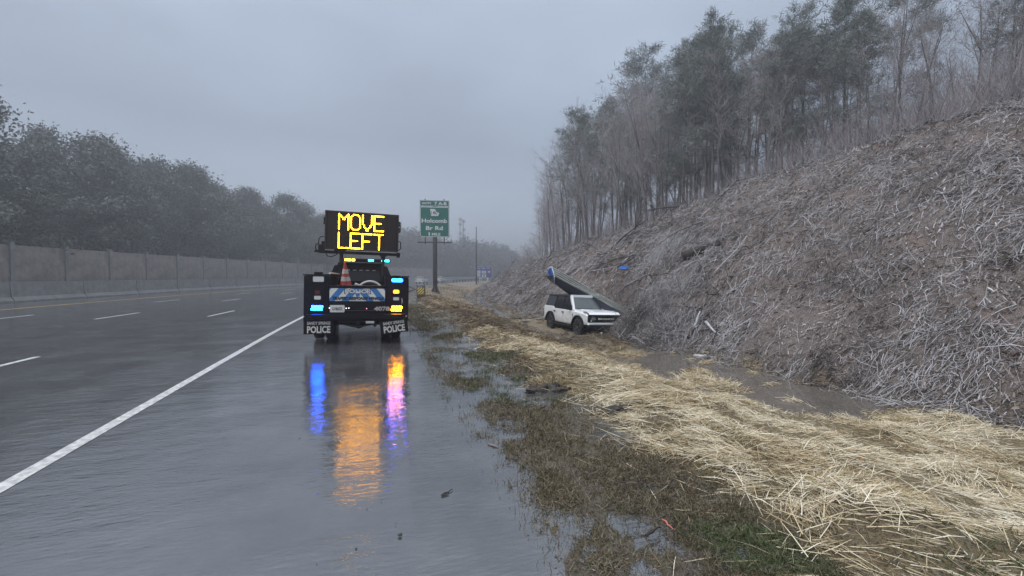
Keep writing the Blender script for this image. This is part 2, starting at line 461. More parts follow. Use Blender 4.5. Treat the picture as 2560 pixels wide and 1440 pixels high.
# ------------------------------------------------------------------ ground sheet
ys = np.concatenate([np.arange(-14, 1.2, .35), np.arange(1.2, 12, .07), np.arange(12, 26, .13), np.arange(26, 50, .4), np.arange(50, 150, 1.5), np.arange(150, 420, 8)])
ts = np.concatenate([np.arange(-.7, 3.2, .06), np.arange(3.2, 9, .10), np.arange(9, 24, .22), np.arange(24, 50, 1.2), np.arange(50, 260, 14)])
TT, YY = np.meshgrid(ts, ys); XX = road_x(TT, YY)
ZZ = ground_t(TT, YY, XX)
ny, nx = TT.shape
V = np.stack([XX, YY, ZZ], -1).reshape(-1, 3)
i0 = (np.arange(ny - 1)[:, None] * nx + np.arange(nx - 1)[None]).reshape(-1, 1)
F_ = i0 + np.array([0, 1, nx + 1, nx])
def straw_mask(t, y):
    x = road_x(t, y)
    n = fbm(x * .8, y * .8, 21) - .5; nb = fbm(x * 2.4, y * 2.4, 31) - .5
    left = 1.25 + n * 1.3 + nb * .5
    m = sstep(-.25, .25, t - left) * (1 - sstep(-.3, .3, t - (8.4 + n * 1.2)))
    return m * (1 - sstep(26, 40, y))
hillm = sstep(8.0, 8.9, TT + (fbm(XX * 1.2, YY * 1.2, 41) - .5) * 1.6)
verge = sstep(18, 34, YY) * sstep(.8, 1.8, TT) * (1 - hillm)
mud_patch = np.exp(-((YY - 16.2) / 3.2) ** 2 - ((TT - 5.5) / 3.2) ** 2)
sm = straw_mask(TT, YY) * (1 - hillm) * (1 - .75 * mud_patch)
g_ob = mesh_np('ground', V, F_, M_ground, dict(straw=sm.ravel(), hill=hillm.ravel(), verge=verge.ravel()), smooth=True)
tag(g_ob, kind='structure')

# far terrain under everything
mb = MB(); mb.box(-650, 650, -300, 650, -2.6, -2.5)
tag(mb.build('terrain', pmat('far_soil', (.10, .085, .065), .9, var=.3, vscale=.2)), kind='structure')

# ------------------------------------------------------------------ road
def strip(name, t0, t1, y0, y1, z, mat, step=2.0, parent=None, zfun=None, nt_=2):
    yy = np.arange(y0, y1 + 1e-6, step); tt = np.linspace(t0, t1, nt_)
    T_, Y_ = np.meshgrid(tt, yy); X_ = road_x(T_, Y_); Z_ = np.full_like(X_, z) if zfun is None else zfun(T_, Y_)
    V = np.stack([X_, Y_, Z_], -1).reshape(-1, 3); n_ = nt_
    i0 = (np.arange(len(yy) - 1)[:, None] * n_ + np.arange(n_ - 1)[None]).reshape(-1, 1)
    return mesh_np(name, V, i0 + np.array([0, 1, n_ + 1, n_]), mat, dict(lateral=T_.ravel()), parent=parent, smooth=True)
LEFT_T = -23.6
tag(strip('road', LEFT_T - 13, -1.6, -14, 420, 0, M_road, 1.0, nt_=12), kind='structure')
tag(strip('road_shoulder', -1.6, .3, -14, 420, 0, M_road, .25, nt_=20, zfun=lambda T_, Y_: -.06 * sstep(-1.6, .3, T_) + .022 * (fbm(T_ * 1.1, Y_ * .45, 151) - .5) * sstep(-1.6, -1.2, T_)), kind='structure')
tag(strip('shallow_flood_water', -1.25, 1.62, -14, 60, -.013, M_flood, 1.0, nt_=8), kind='structure')
tag(strip('ditch_pond', 3.0, 9.2, -14, 12.6, -.87, M_pond, 1.0, nt_=4), kind='structure')
tag(strip('ditch_pond', 3.0, 9.2, 24.5, 100, -.87, M_pond, 1.0, nt_=4), kind='structure')
tag(strip('left_verge', LEFT_T - 200, LEFT_T - 13, -14, 420, -.03, pmat('left_grass', (.12, .10, .065), .9, var=.4, vscale=.6), 4.0, nt_=3), kind='structure')
strip('edge_line', -4.08, -3.95, -14, 200, .004, M_white_paint, 1.0); tag(bpy.data.objects['edge_line'], kind='structure')
strip('yellow_edge_line', -18.75, -18.6, -14, 200, .004, M_yellow_paint, 1.0); tag(bpy.data.objects['yellow_edge_line'], kind='structure')
for ln in (-7.7, -11.35, -15.0):
    for k in range(15):
        y0 = -6 + k * 12.2 + 2.0
        o = strip('lane_dash', ln - .06, ln + .06, y0, y0 + 3.05, .004, M_white_paint, 1.0166)
        tag(o, kind='structure')

# concrete median barrier, in segments
b0 = empty('median_barrier', (float(road_x(LEFT_T, 40)), 40, 0), 'long grey concrete barrier along the far side of the wet lanes', 'barrier')
prof = [(-.36, 0), (-.36, .09), (-.2, .33), (-.13, 1.25), (.13, 1.25), (.2, .33), (.36, .09), (.36, 0)]
seg = MB().prism(prof, -2.96, 2.96, 'y', bev=0)
me = mesh_only(seg, 'segment', M_conc)
yb = 14.0
def along(t, y):
    """point and heading of the curved road at lateral t"""
    x = float(road_x(t, y)); s = 2 * max(0, y - 12) / 500
    return Vector((x, y, 0)), -math.atan(s)
while yb < 200:
    p, a = along(LEFT_T, yb)
    o = link('segment', me, b0, p - b0.location); o.rotation_euler = (0, 0, a)
    yb += 6.0 * math.cos(a)
# sound wall
b1 = empty('noise_wall', (float(road_x(-38, 90)), 90, 0), 'tall pale concrete wall of panels between the highway and the left wood', 'wall')
pm = MB().box(-.08, .08, -2.8, 2.8, 0, 4.6)
for k in range(1, 4): pm.box(-.1, .1, -2.8, 2.8, k * 1.2 - .03, k * 1.2 + .03)
pme = mesh_only(pm, 'panel', M_wallc)
qm = MB().box(-.2, .2, -.2, .2, 0, 4.9); qme = mesh_only(qm, 'post', M_conc)
yb = 34.0
while yb < 190:
    p, a = along(-38, yb)
    o = link('panel', pme, b1, p - b1.location); o.rotation_euler = (0, 0, a)
    q, a2 = along(-38, yb + 3.0 * math.cos(a))
    o = link('post', qme, b1, q - b1.location); o.rotation_euler = (0, 0, a2)
    yb += 6.0 * math.cos(a)

# right guardrail beyond the green sign
g0 = empty('guardrail', (float(road_x(1.2, 100)), 100, 0), 'low grey steel guardrail beside the far shoulder beyond the green sign', 'guardrail')
wb = MB()
wp = [(0, .42), (.05, .48), (0, .55), (0, .59), (.05, .66), (0, .74), (-.02, .74), (.03, .66), (-.02, .59), (-.02, .55), (.03, .48), (-.02, .42)]
pts = [along(1.2, y) for y in np.arange(98, 142, 4)]
vs = []; fs = []
for k, (p, a) in enumerate(pts):
    for u, v in wp: vs.append((p.x - g0.location.x - u * 1.6, p.y - g0.location.y, v + .02))
nw = len(wp)
for k in range(len(pts) - 1):
    for j in range(nw): fs.append((k * nw + j, k * nw + (j + 1) % nw, (k + 1) * nw + (j + 1) % nw, (k + 1) * nw + j))
wb.add(vs, fs); wb.build('rail', M_galv, g0)
gp = MB().box(-.08, .08, -.06, .06, -.9, .72); gme = mesh_only(gp, 'post', M_dsteel)
for p, a in pts: link('post', gme, g0, (p.x - g0.location.x + .16, p.y - g0.location.y, 0))

# ------------------------------------------------------------------ vehicle materials
M_black = pmat('black_paint', (.006, .006, .0075), .28, var=.3, vscale=8, spec=.22)
M_blackp = pmat('black_plastic', (.010, .010, .011), .6, spec=.2, bump=.002, bscale=120)
M_rubber = pmat('wet_rubber', (.016, .016, .017), .65, bump=.004, bscale=60)
M_rim = pmat('dark_rim', (.10, .10, .105), .35, metal=.7)
M_alu = pmat('polished_alloy', (.55, .55, .56), .35, metal=.8, var=.2)
M_glass = pmat('tinted_glass', (.010, .011, .013), .08, spec=.35)
M_wscreen = pmat('windscreen_glass', (.07, .085, .085), .07, spec=.9, var=.15, vscale=1.2)
M_whitel = pmat('white_lens', (.62, .62, .60), .25)
M_redl = pmat('red_lens', (.12, .012, .010), .2)
M_silver = pmat('reflective_white_film', (.66, .65, .60), .5, var=.08, vscale=12)
M_bluef = pmat('reflective_blue_film', (.035, .17, .42), .45)
M_navyp = pmat('navy_print', (.012, .035, .10), .5)
M_blk = pmat('black_print', (.012, .012, .013), .5)
M_ora = pmat('cone_orange', (.36, .04, .03), .5, var=.15, vscale=9)
M_whiteb = pmat('cone_white_band', (.45, .43, .41), .5, var=.2, vscale=14)
def glow(name, col, s): return pmat(name, tuple(min(1, q * .6) for q in col), .3, emit=col, es=s)
L_blue = glow('blue_lamp', (.004, .085, 1.0), 60)
L_blue2 = glow('blue_lamp_upper', (.004, .075, 1.0), 36)
L_amber = glow('amber_lamp', (1.0, .31, .004), 48)
L_red = glow('red_marker_lamp', (1.0, .16, .01), 7)
L_yel = glow('amber_light_bar', (1.0, .46, .03), 9)
L_teal = glow('teal_light_bar', (.02, .55, .60), 8)
L_led = glow('sign_led_yellow', (1.0, .42, .008), 19)
L_tiny = glow('white_speck', (1.0, .85, .8), 2.0)
L_tinyr = glow('red_speck', (1.0, .3, .35), 1.6)

def wheel_parts(parent, cx, cy, cz, r, w_, side, dual=False, spokes=6, name='wheel'):
    """side=+1: outer face towards +x"""
    t = MB(); h = w_ / 2
    prof = [(r * .60, -h * .8), (r * .72, -h), (r * .93, -h * .95), (r, -h * .72), (r, h * .72), (r * .93, h * .95), (r * .72, h), (r * .60, h * .8)]
    t.lathe(prof, 30, 'x')
    for k in range(30):                                    # tread blocks
        a = 2 * math.pi * k / 30
        Mx = Matrix.Rotation(a, 4, 'X')
        for s_ in (-1, 1):
            t.box(s_ * h * .42 - h * .3, s_ * h * .42 + h * .3, -r * .06, r * .06, r * .985, r * 1.02, M=Mx @ Matrix.Rotation(s_ * .25, 4, 'Z'))
    hub = t.build(name, M_rubber, parent, (cx, cy, cz))
    rm = MB(); o = side * h
    rm.lathe([(r * .60, -o * .8), (r * .60, o * .75), (r * .56, o * .82), (r * .53, o * .55), (r * .15, o * .35)], 24, 'x')
    for k in range(spokes):
        Mx = Matrix.Rotation(2 * math.pi * k / spokes, 4, 'X')
        rm.hexa([(o * .35, -r * .07, r * .08), (o * .78, -r * .07, r * .08), (o * .78, r * .07, r * .08), (o * .35, r * .07, r * .08),
                 (o * .45, -r * .10, r * .56), (o * .80, -r * .10, r * .56), (o * .80, r * .10, r * .56), (o * .45, r * .10, r * .56)], M=Mx)
    rm.lathe([(r * .14, o * .3), (r * .14, o * .86), (.001, o * .9)], 14, 'x')
    rm.build('rim', M_rim, hub)
    return hub

# ------------------------------------------------------------------ police response truck
TR = empty('response_truck', (-.35, 11.1, 0), 'black police response truck carrying a lit message board on the wet shoulder', 'truck', (0, R(1.2), 0))
# service body boxes
for s in (-1, 1):
    b = MB()
    xo, xi = s * 1.18, s * .625
    b.box(min(xo, xi), max(xo, xi), 0, 2.75, .66, 1.61, ch=.03)
    o = b.build('side_box', M_black, TR)
    b = MB(); b.box(min(xo, xi) + .05, max(xo, xi) - .05, -.012, .002, 1.0, 1.58, ch=.005); b.build('end_panel', M_black, o)
    b = MB(); b.box(min(xo, xi) - .012, max(xo, xi) + .012, -.01, 2.76, 1.612, 1.64); b.build('box_lid', M_blackp, o)
    for k in range(3):
        b = MB(); x_ = s * 1.182
        b.box(min(x_, x_ + s * .012), max(x_, x_ + s * .012), .12 + k * .87, .92 + k * .87, .95 if k == 1 else .72, 1.57, ch=.004)
        dr = b.build('compartment_door', M_black, o)
        b = MB(); b.box(min(x_ + s * .014, x_ + s * .03), max(x_ + s * .014, x_ + s * .03), .45 + k * .87, .56 + k * .87, 1.25, 1.36); b.build('handle', M_alu, o)
# white rail on the left box and handle knob
b = MB(); b.tube([(-.63, .05, 1.66), (-.60, .3, 1.67), (-.56, 1.0, 1.66), (-.56, 2.4, 1.66)], .022, 8); b.build('grab_rail', M_alu, TR)
b = MB(); b.box(-.98, -.80, .15, .4, 1.64, 1.70, ch=.02); b.build('antenna_base', M_blackp, TR)
# bed floor, front wall, tailgate
b = MB(); b.box(-.62, .62, .03, 2.75, .80, .86); b.box(-.62, .62, 2.62, 2.75, .862, 1.35); b.build('bed', M_blackp, TR)
b = MB(); b.box(-.62, .62, -.03, .025, .80, 1.385, ch=.012); b.box(-.63, .63, -.045, .04, 1.345, 1.40, ch=.01); tg = b.build('tailgate', M_black, TR)
# chevron panel
PW, PH, PZ = 1.245, .30, 1.175
b = MB(); b.box(-PW / 2, PW / 2, -.042, -.032, PZ - PH / 2, PZ + PH / 2); cp = b.build('chevron_panel', M_silver, TR)
b = MB()
rect = [(-PW / 2, -PH / 2), (PW / 2, -PH / 2), (PW / 2, PH / 2), (-PW / 2, PH / 2)]
sl = .80
for s in (-1, 1):
    half = [(min(0, s * PW / 2), -PH / 2), (max(0, s * PW / 2), -PH / 2), (max(0, s * PW / 2), PH / 2), (min(0, s * PW / 2), PH / 2)]
    for c0 in (.10, .41, .72):
        # band: c0 < |u| + sl*v' < c0+.155, v' from the bottom
        pl = clip_poly(half, s, sl, c0 + .16 - sl * PH / 2 + .10)
        pl = clip_poly(pl, -s, -sl, -(c0 - sl * PH / 2 + .10)) if len(pl) > 2 else pl
        if len(pl) > 2: b.prism([(u, v + PZ) for u, v in pl], -.0445, -.0425, 'y')
b.build('blue_stripe', M_bluef, cp)
text('letter_outline', 'POLICE', .60, .128, M_navyp, TR, (-.0, -.0475, PZ + .083), bold=.06, ext=.001)
text('lettering', 'POLICE', .56, .10, M_silver, TR, (-.0, -.051, PZ + .083), bold=.03, ext=.001)
text('lettering', 'TRAFFIC RESPONSE VEHICLE', 1.16, .075, M_blk, TR, (.02, -.05, PZ - .085), bold=.05, slant=.25)
b = MB()
for (u, v, r_) in ((0, .0, .05),):
    b.lathe([(r_, -.0475), (.001, -.0475)], 7, 'y', M=Matrix.Translation((u, 0, PZ + v)))
b.build('star_emblem', M_bluef, cp)
# rear skirt, bumper
b = MB(); b.box(-.625, .625, -.02, .02, .66, .795, ch=.008); b.build('rear_skirt', M_black, TR)
b = MB(); b.box(-1.12, 1.12, -.14, -.02, .60, .72, ch=.02); b.box(-.6, .6, -.15, -.13, .70, .735); b.build('bumper', M_black, TR)
b = MB(); b.box(-.05, .05, -.16, .3, .44, .54, ch=.01); b.box(-.03, .03, -.20, -.15, .47, .51); b.box(-.42, .42, -.06, .06, .52, .59); b.build('tow_hitch', M_blackp, TR)
b = MB(); b.box(.19, .38, -.13, -.12, .50, .555); b.build('data_plate', pmat('grey_plate', (.42, .42, .42), .5), TR)
# licence plate
b = MB(); b.prism(rrect(.315, .165, .02, 4, -.45, .845), -.036, -.025, 'y'); lp = b.build('licence_plate', M_silver, TR)
text('plate_number', 'GV8607L', .23, .075, M_blk, TR, (-.445, -.038, .842), bold=.01)
b = MB(); ring(b, .325, .175, .022, .008, -.037, -.033, -.45, .845); b.build('plate_frame', M_alu, lp)
text('fleet_number', '4078', .36, .105, M_silver, TR, (.555, -.034, .84), outline=.035)
for (x_, z_, m_) in ((-.62, .86, L_tiny), (-.255, .853, L_tiny), (-.195, .858, L_tiny), (.205, .845, L_tinyr), (1.12, .66, L_tiny)):  # tiny emissive dots, white and red
    b = MB(); b.lathe([(.001, -.038), (.011, -.036), (.014, -.022)], 8, 'y', M=Matrix.Translation((x_, 0, z_))); b.build('rear_speck', m_, TR)
# lamps on the two boxes
def lamp(name, x_, z_, w_, h, mat, r_=.02, y=-.03, grid=None):
    b = MB(); ring(b, w_ + .03, h + .03, r_ + .012, .014, -.03, -.008, x_, z_); o = b.build(name, M_blackp, TR)
    b = MB()
    if grid:
        nx_, nz_ = grid
        for i in range(nx_):
            for j in range(nz_):
                cx_ = x_ - w_ / 2 + w_ * (i + .5) / nx_ + (.01 if j else -.01); cz_ = z_ - h / 2 + h * (j + .5) / nz_
                b.prism(rrect(w_ / nx_ * .80, h / nz_ * .80, .006, 2, cx_, cz_), -.026, -.010, 'y')
    else:
        b.prism(rrect(w_, h, r_, 4, x_, z_), -.026, -.010, 'y', bev=.004)
    b.build('lens', mat, o)
    return o
lamp('work_lamp', -.865, 1.53, .235, .125, M_whitel, .02)
lamp('warning_lamp', .905, 1.535, .265, .085, L_blue2, .04)
lamp('tail_lamp', -.885, 1.225, .11, .085, M_redl, .03)
lamp('tail_lamp', .885, 1.255, .135, .085, L_red, .03)
lamp('reverse_lamp', -.88, 1.10, .145, .09, M_whitel)
lamp('reverse_lamp', .885, 1.085, .14, .08, M_whitel)
lamp('warning_lamp', -.89, .86, .255, .125, L_blue, .03, grid=(6, 2))
lamp('warning_lamp', .90, .845, .255, .125, L_amber, .03, grid=(6, 2))
b = MB(); b.prism([(1.02, .93), (1.045, 1.02), (1.03, 1.10), (1.01, 1.10)], -.02, -.012, 'y'); b.build('trim_strip', M_alu, TR)
# mud flaps
for s, rz in ((-1, 0), (1, R(-7.5))):
    e_ = MB().box(-.325, .325, -.006, .006, -.165, .165).build('mud_flap', M_blackp, TR, (s * .845, -.02 if s < 0 else -.05, .415))
    e_.rotation_euler = (R(4), rz, 0)
    text('lettering', 'SANDY SPRINGS', .50, .075, M_silver, e_, (0, -.012, .095), bold=.035)
    text('lettering', 'POLICE', .50, .17, M_silver, e_, (0, -.012, -.055), bold=.035)
    e2 = MB().box(-.33, .33, -.02, .05, .55, .66).build('flap_bracket', M_black, TR, (s * .845, 0, 0))
# axle, differential, frame, springs, exhaust
b = MB(); b.tube([(-.75, 1.15, .40), (.75, 1.15, .40)], .06, 10)
b.lathe([(.001, -.17), (.12, -.13), (.17, 0), (.12, .13), (.001, .17)], 14, 'x', M=Matrix.Translation((0, 1.15, .40))); b.build('rear_axle', M_blackp, TR)
b = MB()
for s in (-1, 1):
    b.box(s * .45 - .05, s * .45 + .05, 0, 6.6, .55, .72)
    b.tube([(s * .5, .2, .58), (s * .5, .7, .44), (s * .5, 1.15, .36), (s * .5, 1.7, .44), (s * .5, 2.1, .58)], .04, 6)
b.build('frame_rail', M_blackp, TR)
b = MB(); b.tube([(.40, .2, .42), (.40, 1.0, .45), (.40, 4, .45)], .045, 8); b.tube([(-.35, .3, .45), (-.1, .4, .38), (.1, .4, .38), (.35, .3, .45)], .03, 6); b.build('exhaust', M_dsteel, TR)
for s in (-1, 1):
    wheel_parts(TR, s * .95, 1.2, .40, .40, .24, s); wheel_parts(TR, s * .68, 1.2, .40, .40, .24, s); wheel_parts(TR, s * .93, 5.6, .40, .40, .26, s)
    b = MB(); b.prism([(y_, z_) for y_, z_ in [(1.2 + .52 * math.cos(R(a)), .40 + .52 * math.sin(R(a))) for a in range(0, 181, 15)] + [(1.2 + .46 * math.cos(R(a)), .40 + .46 * math.sin(R(a))) for a in range(180, -1, -15)]], s * .56, s * 1.17, 'x'); b.build('wheel_arch', M_blackp, TR)
# cab
b = MB()
b.prism([(2.9, .62), (2.9, 1.38), (5.25, 1.34), (6.9, 1.22), (7.1, 1.05), (7.1, .62)], -.98, .98, 'x', bev=.06)
cb = b.build('cab', M_black, TR)
b = MB()
lo = [(-.95, 2.93, 1.38), (.95, 2.93, 1.38), (.93, 5.2, 1.36), (-.93, 5.2, 1.36)]; hi = [(-.73, 3.1, 2.0), (.73, 3.1, 2.0), (.70, 4.5, 2.0), (-.70, 4.5, 2.0)]
bm = bmesh.new(); vv = [bm.verts.new(p) for p in lo + hi]
for f in [(0, 3, 2, 1), (4, 5, 6, 7), (0, 1, 5, 4), (1, 2, 6, 5), (2, 3, 7, 6), (3, 0, 4, 7)]: bm.faces.new([vv[i] for i in f])
bmesh.ops.bevel(bm, geom=bm.edges[:], offset=.07, segments=3, affect='EDGES')
b.bm(bm, smooth=False); b.build('cab_top', M_black, TR)
M_cabroof = pmat('wet_roof_paint', (.05, .05, .055), .18, coat=.8)
b = MB(); b.box(-.66, .66, 3.12, 4.45, 2.0, 2.035, ch=.015); b.build('roof', M_cabroof, TR)
def quad_slab(mb, q, th):
    q = [Vector(p) for p in q]; n = (q[1] - q[0]).cross(q[3] - q[0]).normalized() * th
    mb.hexa([*q, *[p + n for p in q]])
b = MB(); quad_slab(b, [(-.72, 2.945, 1.46), (.72, 2.945, 1.46), (.60, 3.075, 1.92), (-.60, 3.075, 1.92)], .02); rw = b.build('rear_window', M_glass, TR)
for k in range(5):  # white bars stand in for the light bar reflected in the glass
    b = MB(); b.box(-.37 + k * .185 - .05, -.37 + k * .185 + .05, 3.005, 3.02, 1.785, 1.805); b.build('window_reflection', M_whitel, rw)
for s in (-1, 1):
    b = MB(); quad_slab(b, [(s * .945, 3.2, 1.44), (s * .935, 5.0, 1.44), (s * .745, 4.45, 1.92), (s * .755, 3.25, 1.92)][::s], .015); b.build('side_window', M_glass, TR)
    b = MB(); b.box(s * 1.12 - .12, s * 1.12 + .12, 4.55, 4.62, 1.42, 1.66, ch=.02); b.box(min(s * .93, s * 1.05), max(s * .93, s * 1.05), 4.56, 4.60, 1.45, 1.49); b.build('mirror', M_blackp, TR)
# light bar
b = MB(); b.box(-.66, .88, 3.55, 3.85, 2.06, 2.17, ch=.03); b.box(-.5, -.45, 3.6, 3.8, 2.03, 2.07); b.box(.6, .65, 3.6, 3.8, 2.03, 2.07); lb = b.build('light_bar', M_blackp, TR)
for x0, x1, m_ in ((-.50, -.32, L_yel), (-.29, -.20, L_yel), (.20, .36, L_teal), (.60, .66, L_teal), (.70, .84, L_teal)):
    b = MB(); b.box(x0, x1, 3.525, 3.56, 2.085, 2.15, ch=.01); b.build('lens', m_, lb)
# mast posts
b = MB(); b.tube([(-.52, 2.3, .86), (-.52, 2.3, 2.42)], .05, 10); b.box(-.60, -.44, 2.2, 2.4, 1.9, 2.0, ch=.01); b.box(-.62, -.42, 2.2, 2.4, 2.26, 2.40, ch=.02); b.tube([(-.52, 2.25, 2.28), (-.66, 2.25, 2.38)], .02, 6); b.tube([(-.52, 2.25, 2.28), (-.36, 2.25, 2.38)], .02, 6)
b.box(-.66, -.38, 2.1, 2.5, .862, .90); b.build('mast', M_blackp, TR)
b = MB(); b.tube([(.62, 2.3, .86), (.62, 2.3, 2.17)], .038, 10); b.box(.52, .72, 2.22, 2.38, 2.20, 2.25, ch=.01); b.box(.56, .68, 2.24, 2.36, 2.10, 2.20, ch=.01); b.box(.50, .74, 2.15, 2.45, .862, .90); b.build('support_post', M_blackp, TR)
# message board
MBD = empty('message_board', (.045, 2.25, 2.895), None, None, (0, R(.5), 0)); MBD.parent = TR
for k in ('label', 'category'):
    if k in MBD: del MBD[k]
M_board = pmat('board_face', (.010, .0075, .0075), .45, spec=.2, bump=.004, bscale=90)
b = MB(); b.box(-1.0, 1.0, .0, .22, -.54, .54, ch=.01); b.build('housing', M_blackp, MBD)
b = MB(); b.box(-.965, .965, -.012, -.002, -.505, .505); b.build('face_panel', M_board, MBD)
b = MB(); b.prism([(-1.0, .54), (1.0, .54), (1.0, -.54), (-1.0, -.54)], -.02, -.014, 'y')
b = MB(); ring(b, 2.0, 1.08, .01, .03, -.03, -.0); b.build('board_frame', pmat('board_frame', (.03, .022, .022), .5), MBD)
b = MB(); b.box(-1.05, 1.06, .03, .13, -.66, -.58); b.box(.96, 1.05, .02, .14, -.70, -.56); b.box(-.75, -.45, .0, .16, -.60, -.54); b.build('lower_rail', M_blackp, MBD)
b = MB(); b.box(-1.16, -1.0, -.02, .16, -.66, -.42, ch=.02); b.box(-1.26, -1.15, .02, .10, -.64, -.58); b.box(-1.08, -1.0, .0, .1, -.45, -.33); b.build('actuator', M_blackp, MBD)
b = MB(); b.tube([(-1.18, .03, -.62), (-1.24, .03, -.52), (-1.22, .03, -.42), (-1.14, .03, -.40)], .016, 6)
b.tube([(-1.16, .03, -.40), (-1.15, .03, -.26), (-1.10, .03, -.20), (-1.02, .03, -.20)], .014, 6)
b.tube([(-.98, .0, -.62), (-.92, .0, -.74), (-.82, .0, -.76), (-.70, .0, -.70), (-.62, .0, -.62)], .014, 6); b.build('cable', M_blackp, MBD)
b = MB()
for z_ in (.3, .13): b.box(1.0, 1.04, .03, .09, z_ - .10, z_ + .05)
b.tube([(1.0, .05, -.22), (1.07, .05, -.26), (1.07, .05, -.44), (1.0, .05, -.5)], .014, 6); b.tube([(1.0, .05, .35), (1.06, .05, .33), (1.06, .05, .05), (1.0, .05, .03)], .012, 6); b.box(-1.04, -1.0, .03, .09, .15, .35); b.build('latch', M_blackp, MBD)
PIT = .0352
col_ = lambda c, r0=0, r1=12: [(c, r) for r in range(r0, r1 + 1)]
row_ = lambda r, c0=0, c1=7: [(c, r) for c in range(c0, c1 + 1)]
GLY = {
    'M': col_(0) + col_(7) + [(1, 11), (2, 10), (3, 9), (4, 9), (5, 10), (6, 11), (3, 8), (4, 8)],
    'O': col_(0, 2, 10) + col_(7, 2, 10) + row_(0, 2, 5) + row_(12, 2, 5) + [(1, 1), (6, 1), (1, 11), (6, 11)],
    'V': col_(0, 5) + col_(7, 5) + [(1, 4), (6, 4), (1, 3), (6, 3), (2, 2), (5, 2), (3, 1), (4, 1), (3, 0), (4, 0)],
    'E': col_(0) + row_(0, 1) + row_(12, 1) + row_(6, 1, 5), 'L': col_(0) + row_(0, 1),
    'F': col_(0) + row_(12, 1) + row_(6, 1, 5), 'T': row_(12) + col_(4, 0, 11)}
for word, r0 in (('MOVE', 1), ('LEFT', -14)):
    for k, ch in enumerate(word):
        b = MB()
        for c, r_ in GLY[ch]:
            b.lathe([(.001, -.024), (.0135, -.021), (.0178, -.010)], 7, 'y', M=Matrix.Translation(((-18 + 9 * k + c) * PIT, 0, (r0 + r_) * PIT)), smooth=False)
        b.build('led_letter', L_led, MBD)
# the dark unlit lamps of the matrix round the lit words
b = MB()
for c in range(-26, 27):
    for r_ in range(-14, 15):
        b.add([((c - .3) * PIT, -.0135, (r_ - .3) * PIT), ((c + .3) * PIT, -.0135, (r_ - .3) * PIT), ((c + .3) * PIT, -.0135, (r_ + .3) * PIT), ((c - .3) * PIT, -.0135, (r_ + .3) * PIT)], [(0, 1, 2, 3)])
tag(b.build('unlit_lamps', pmat('unlit_led', (.030, .024, .022), .3), MBD), kind='stuff')
# two traffic cones and a hose in the bed
def cone(x_, y_, z_, tilt, label):
    e_ = empty('traffic_cone', Vector((-.35, 11.1, 0)) + Vector((x_, y_, z_)), label, 'traffic cone', tilt, 'orange cones in the truck bed')
    b = MB(); b.lathe([(.145, .035), (.13, .06), (.034, .80), (.034, .86), (.001, .87)], 20); b.build('cone_body', M_ora, e_)
    for a, c in ((.36, .47), (.55, .66)):
        b = MB(); r0 = .1335 + (.034 - .13) * (a - .06) / .74; r1 = .1335 + (.034 - .13) * (c - .06) / .74
        b.lathe([(r0, a), (r1, c)], 20); b.build('reflective_band', M_whiteb, e_)
    e_.scale = (.8, .8, 1)
    b = MB(); b.box(-.18, .18, -.18, .18, 0, .04, ch=.012); b.build('base', pmat('cone_base', (.03, .03, .03), .6), e_)
cone(-.345, .62, 1.13, (0, R(4), 0), 'nearer orange traffic cone with white bands in the truck bed, on the left')
cone(-.20, .86, 1.13, (0, R(-7), 0), 'orange traffic cone half hidden behind another cone in the truck bed')
b = MB(); b.box(-.56, .0, .3, 1.3, .862, 1.125, ch=.02); o = b.build('cargo_crate', M_blackp, None, (-.35, 11.1, 0)); tag(o, 'dark crate under the cones in the truck bed', 'crate')
b = MB()
pts = [(.36 + .26 * math.cos(a), .85 + .30 * math.sin(a), 1.24 + .16 * math.sin(a * .5) ** 2 + .03 * math.sin(3 * a)) for a in np.linspace(-.4, 3.6, 22)]
pts = [(.30 + .30 * math.cos(a), .55 + .05 * a, 1.20 + .28 * math.sin(a)) for a in np.linspace(-.2, 2.7, 18)] + [(-.02, .70, 1.36), (-.06, .72, 1.40)]
b.tube(pts, .032, 8)
b.tube([(-.06, .6, 1.43), (.0, .6, 1.40), (.12, .65, 1.36), (.30, .7, 1.28)], .028, 8)
o = b.build('hose', pmat('grey_hose', (.42, .42, .42), .5, var=.15), None, (-.35, 11.1, 0)); tag(o, 'pale grey ribbed hose coiled in the truck bed behind the tailgate', 'hose')

# ------------------------------------------------------------------ white off-road car in the ditch
CX, CY, CZ = CAR_X, CAR_Y, CAR_Z
SU = empty('white_offroad_car', (CX, CY, CZ), 'white boxy off-road car with black roof stuck in the muddy ditch', 'car', (R(0.5), R(-2.2), R(180 + 2)))
M_wp = pmat('white_paint', (.80, .81, .82), .25, coat=.5, dirt=(.25, .19, .14), dz=(.30, 1.35), var=.02)
M_hood = pmat('white_hood_paint', (.82, .83, .84), .22, coat=.6, var=.02)
arc = lambda cy_, r_, z_, a0, a1, n_: [(cy_ + r_ * math.cos(R(a0 + (a1 - a0) * k / n_)), z_ + r_ * math.sin(R(a0 + (a1 - a0) * k / n_))) for k in range(n_ + 1)]
FA, RA, WZ = 1.46, -1.46, .41
b = MB()
prof = [(-2.30, .62), (-2.34, 1.10), (-2.28, 1.25), (-1.22, 1.25), (-1.13, 1.16), (.80, 1.15), (2.05, 1.06), (2.26, 1.0), (2.27, .64)]
prof += arc(FA, .50, WZ, 18, 162, 12) + [(.90, .50), (-.90, .50)] + arc(RA, .50, WZ, 18, 162, 12)
b.prism(prof, -.90, .90, 'x', bev=.035); b.build('body', M_wp, SU)
b = MB(); b.box(-.78, .78, -2.2, 2.2, .36, .72); b.box(-.6, .6, 1.9, 2.35, .36, .56); b.tube([(-.8, FA, .41), (.8, FA, .41)], .07, 8); b.tube([(-.8, RA, .41), (.8, RA, .41)], .07, 8); b.build('underbody', M_blackp, SU)
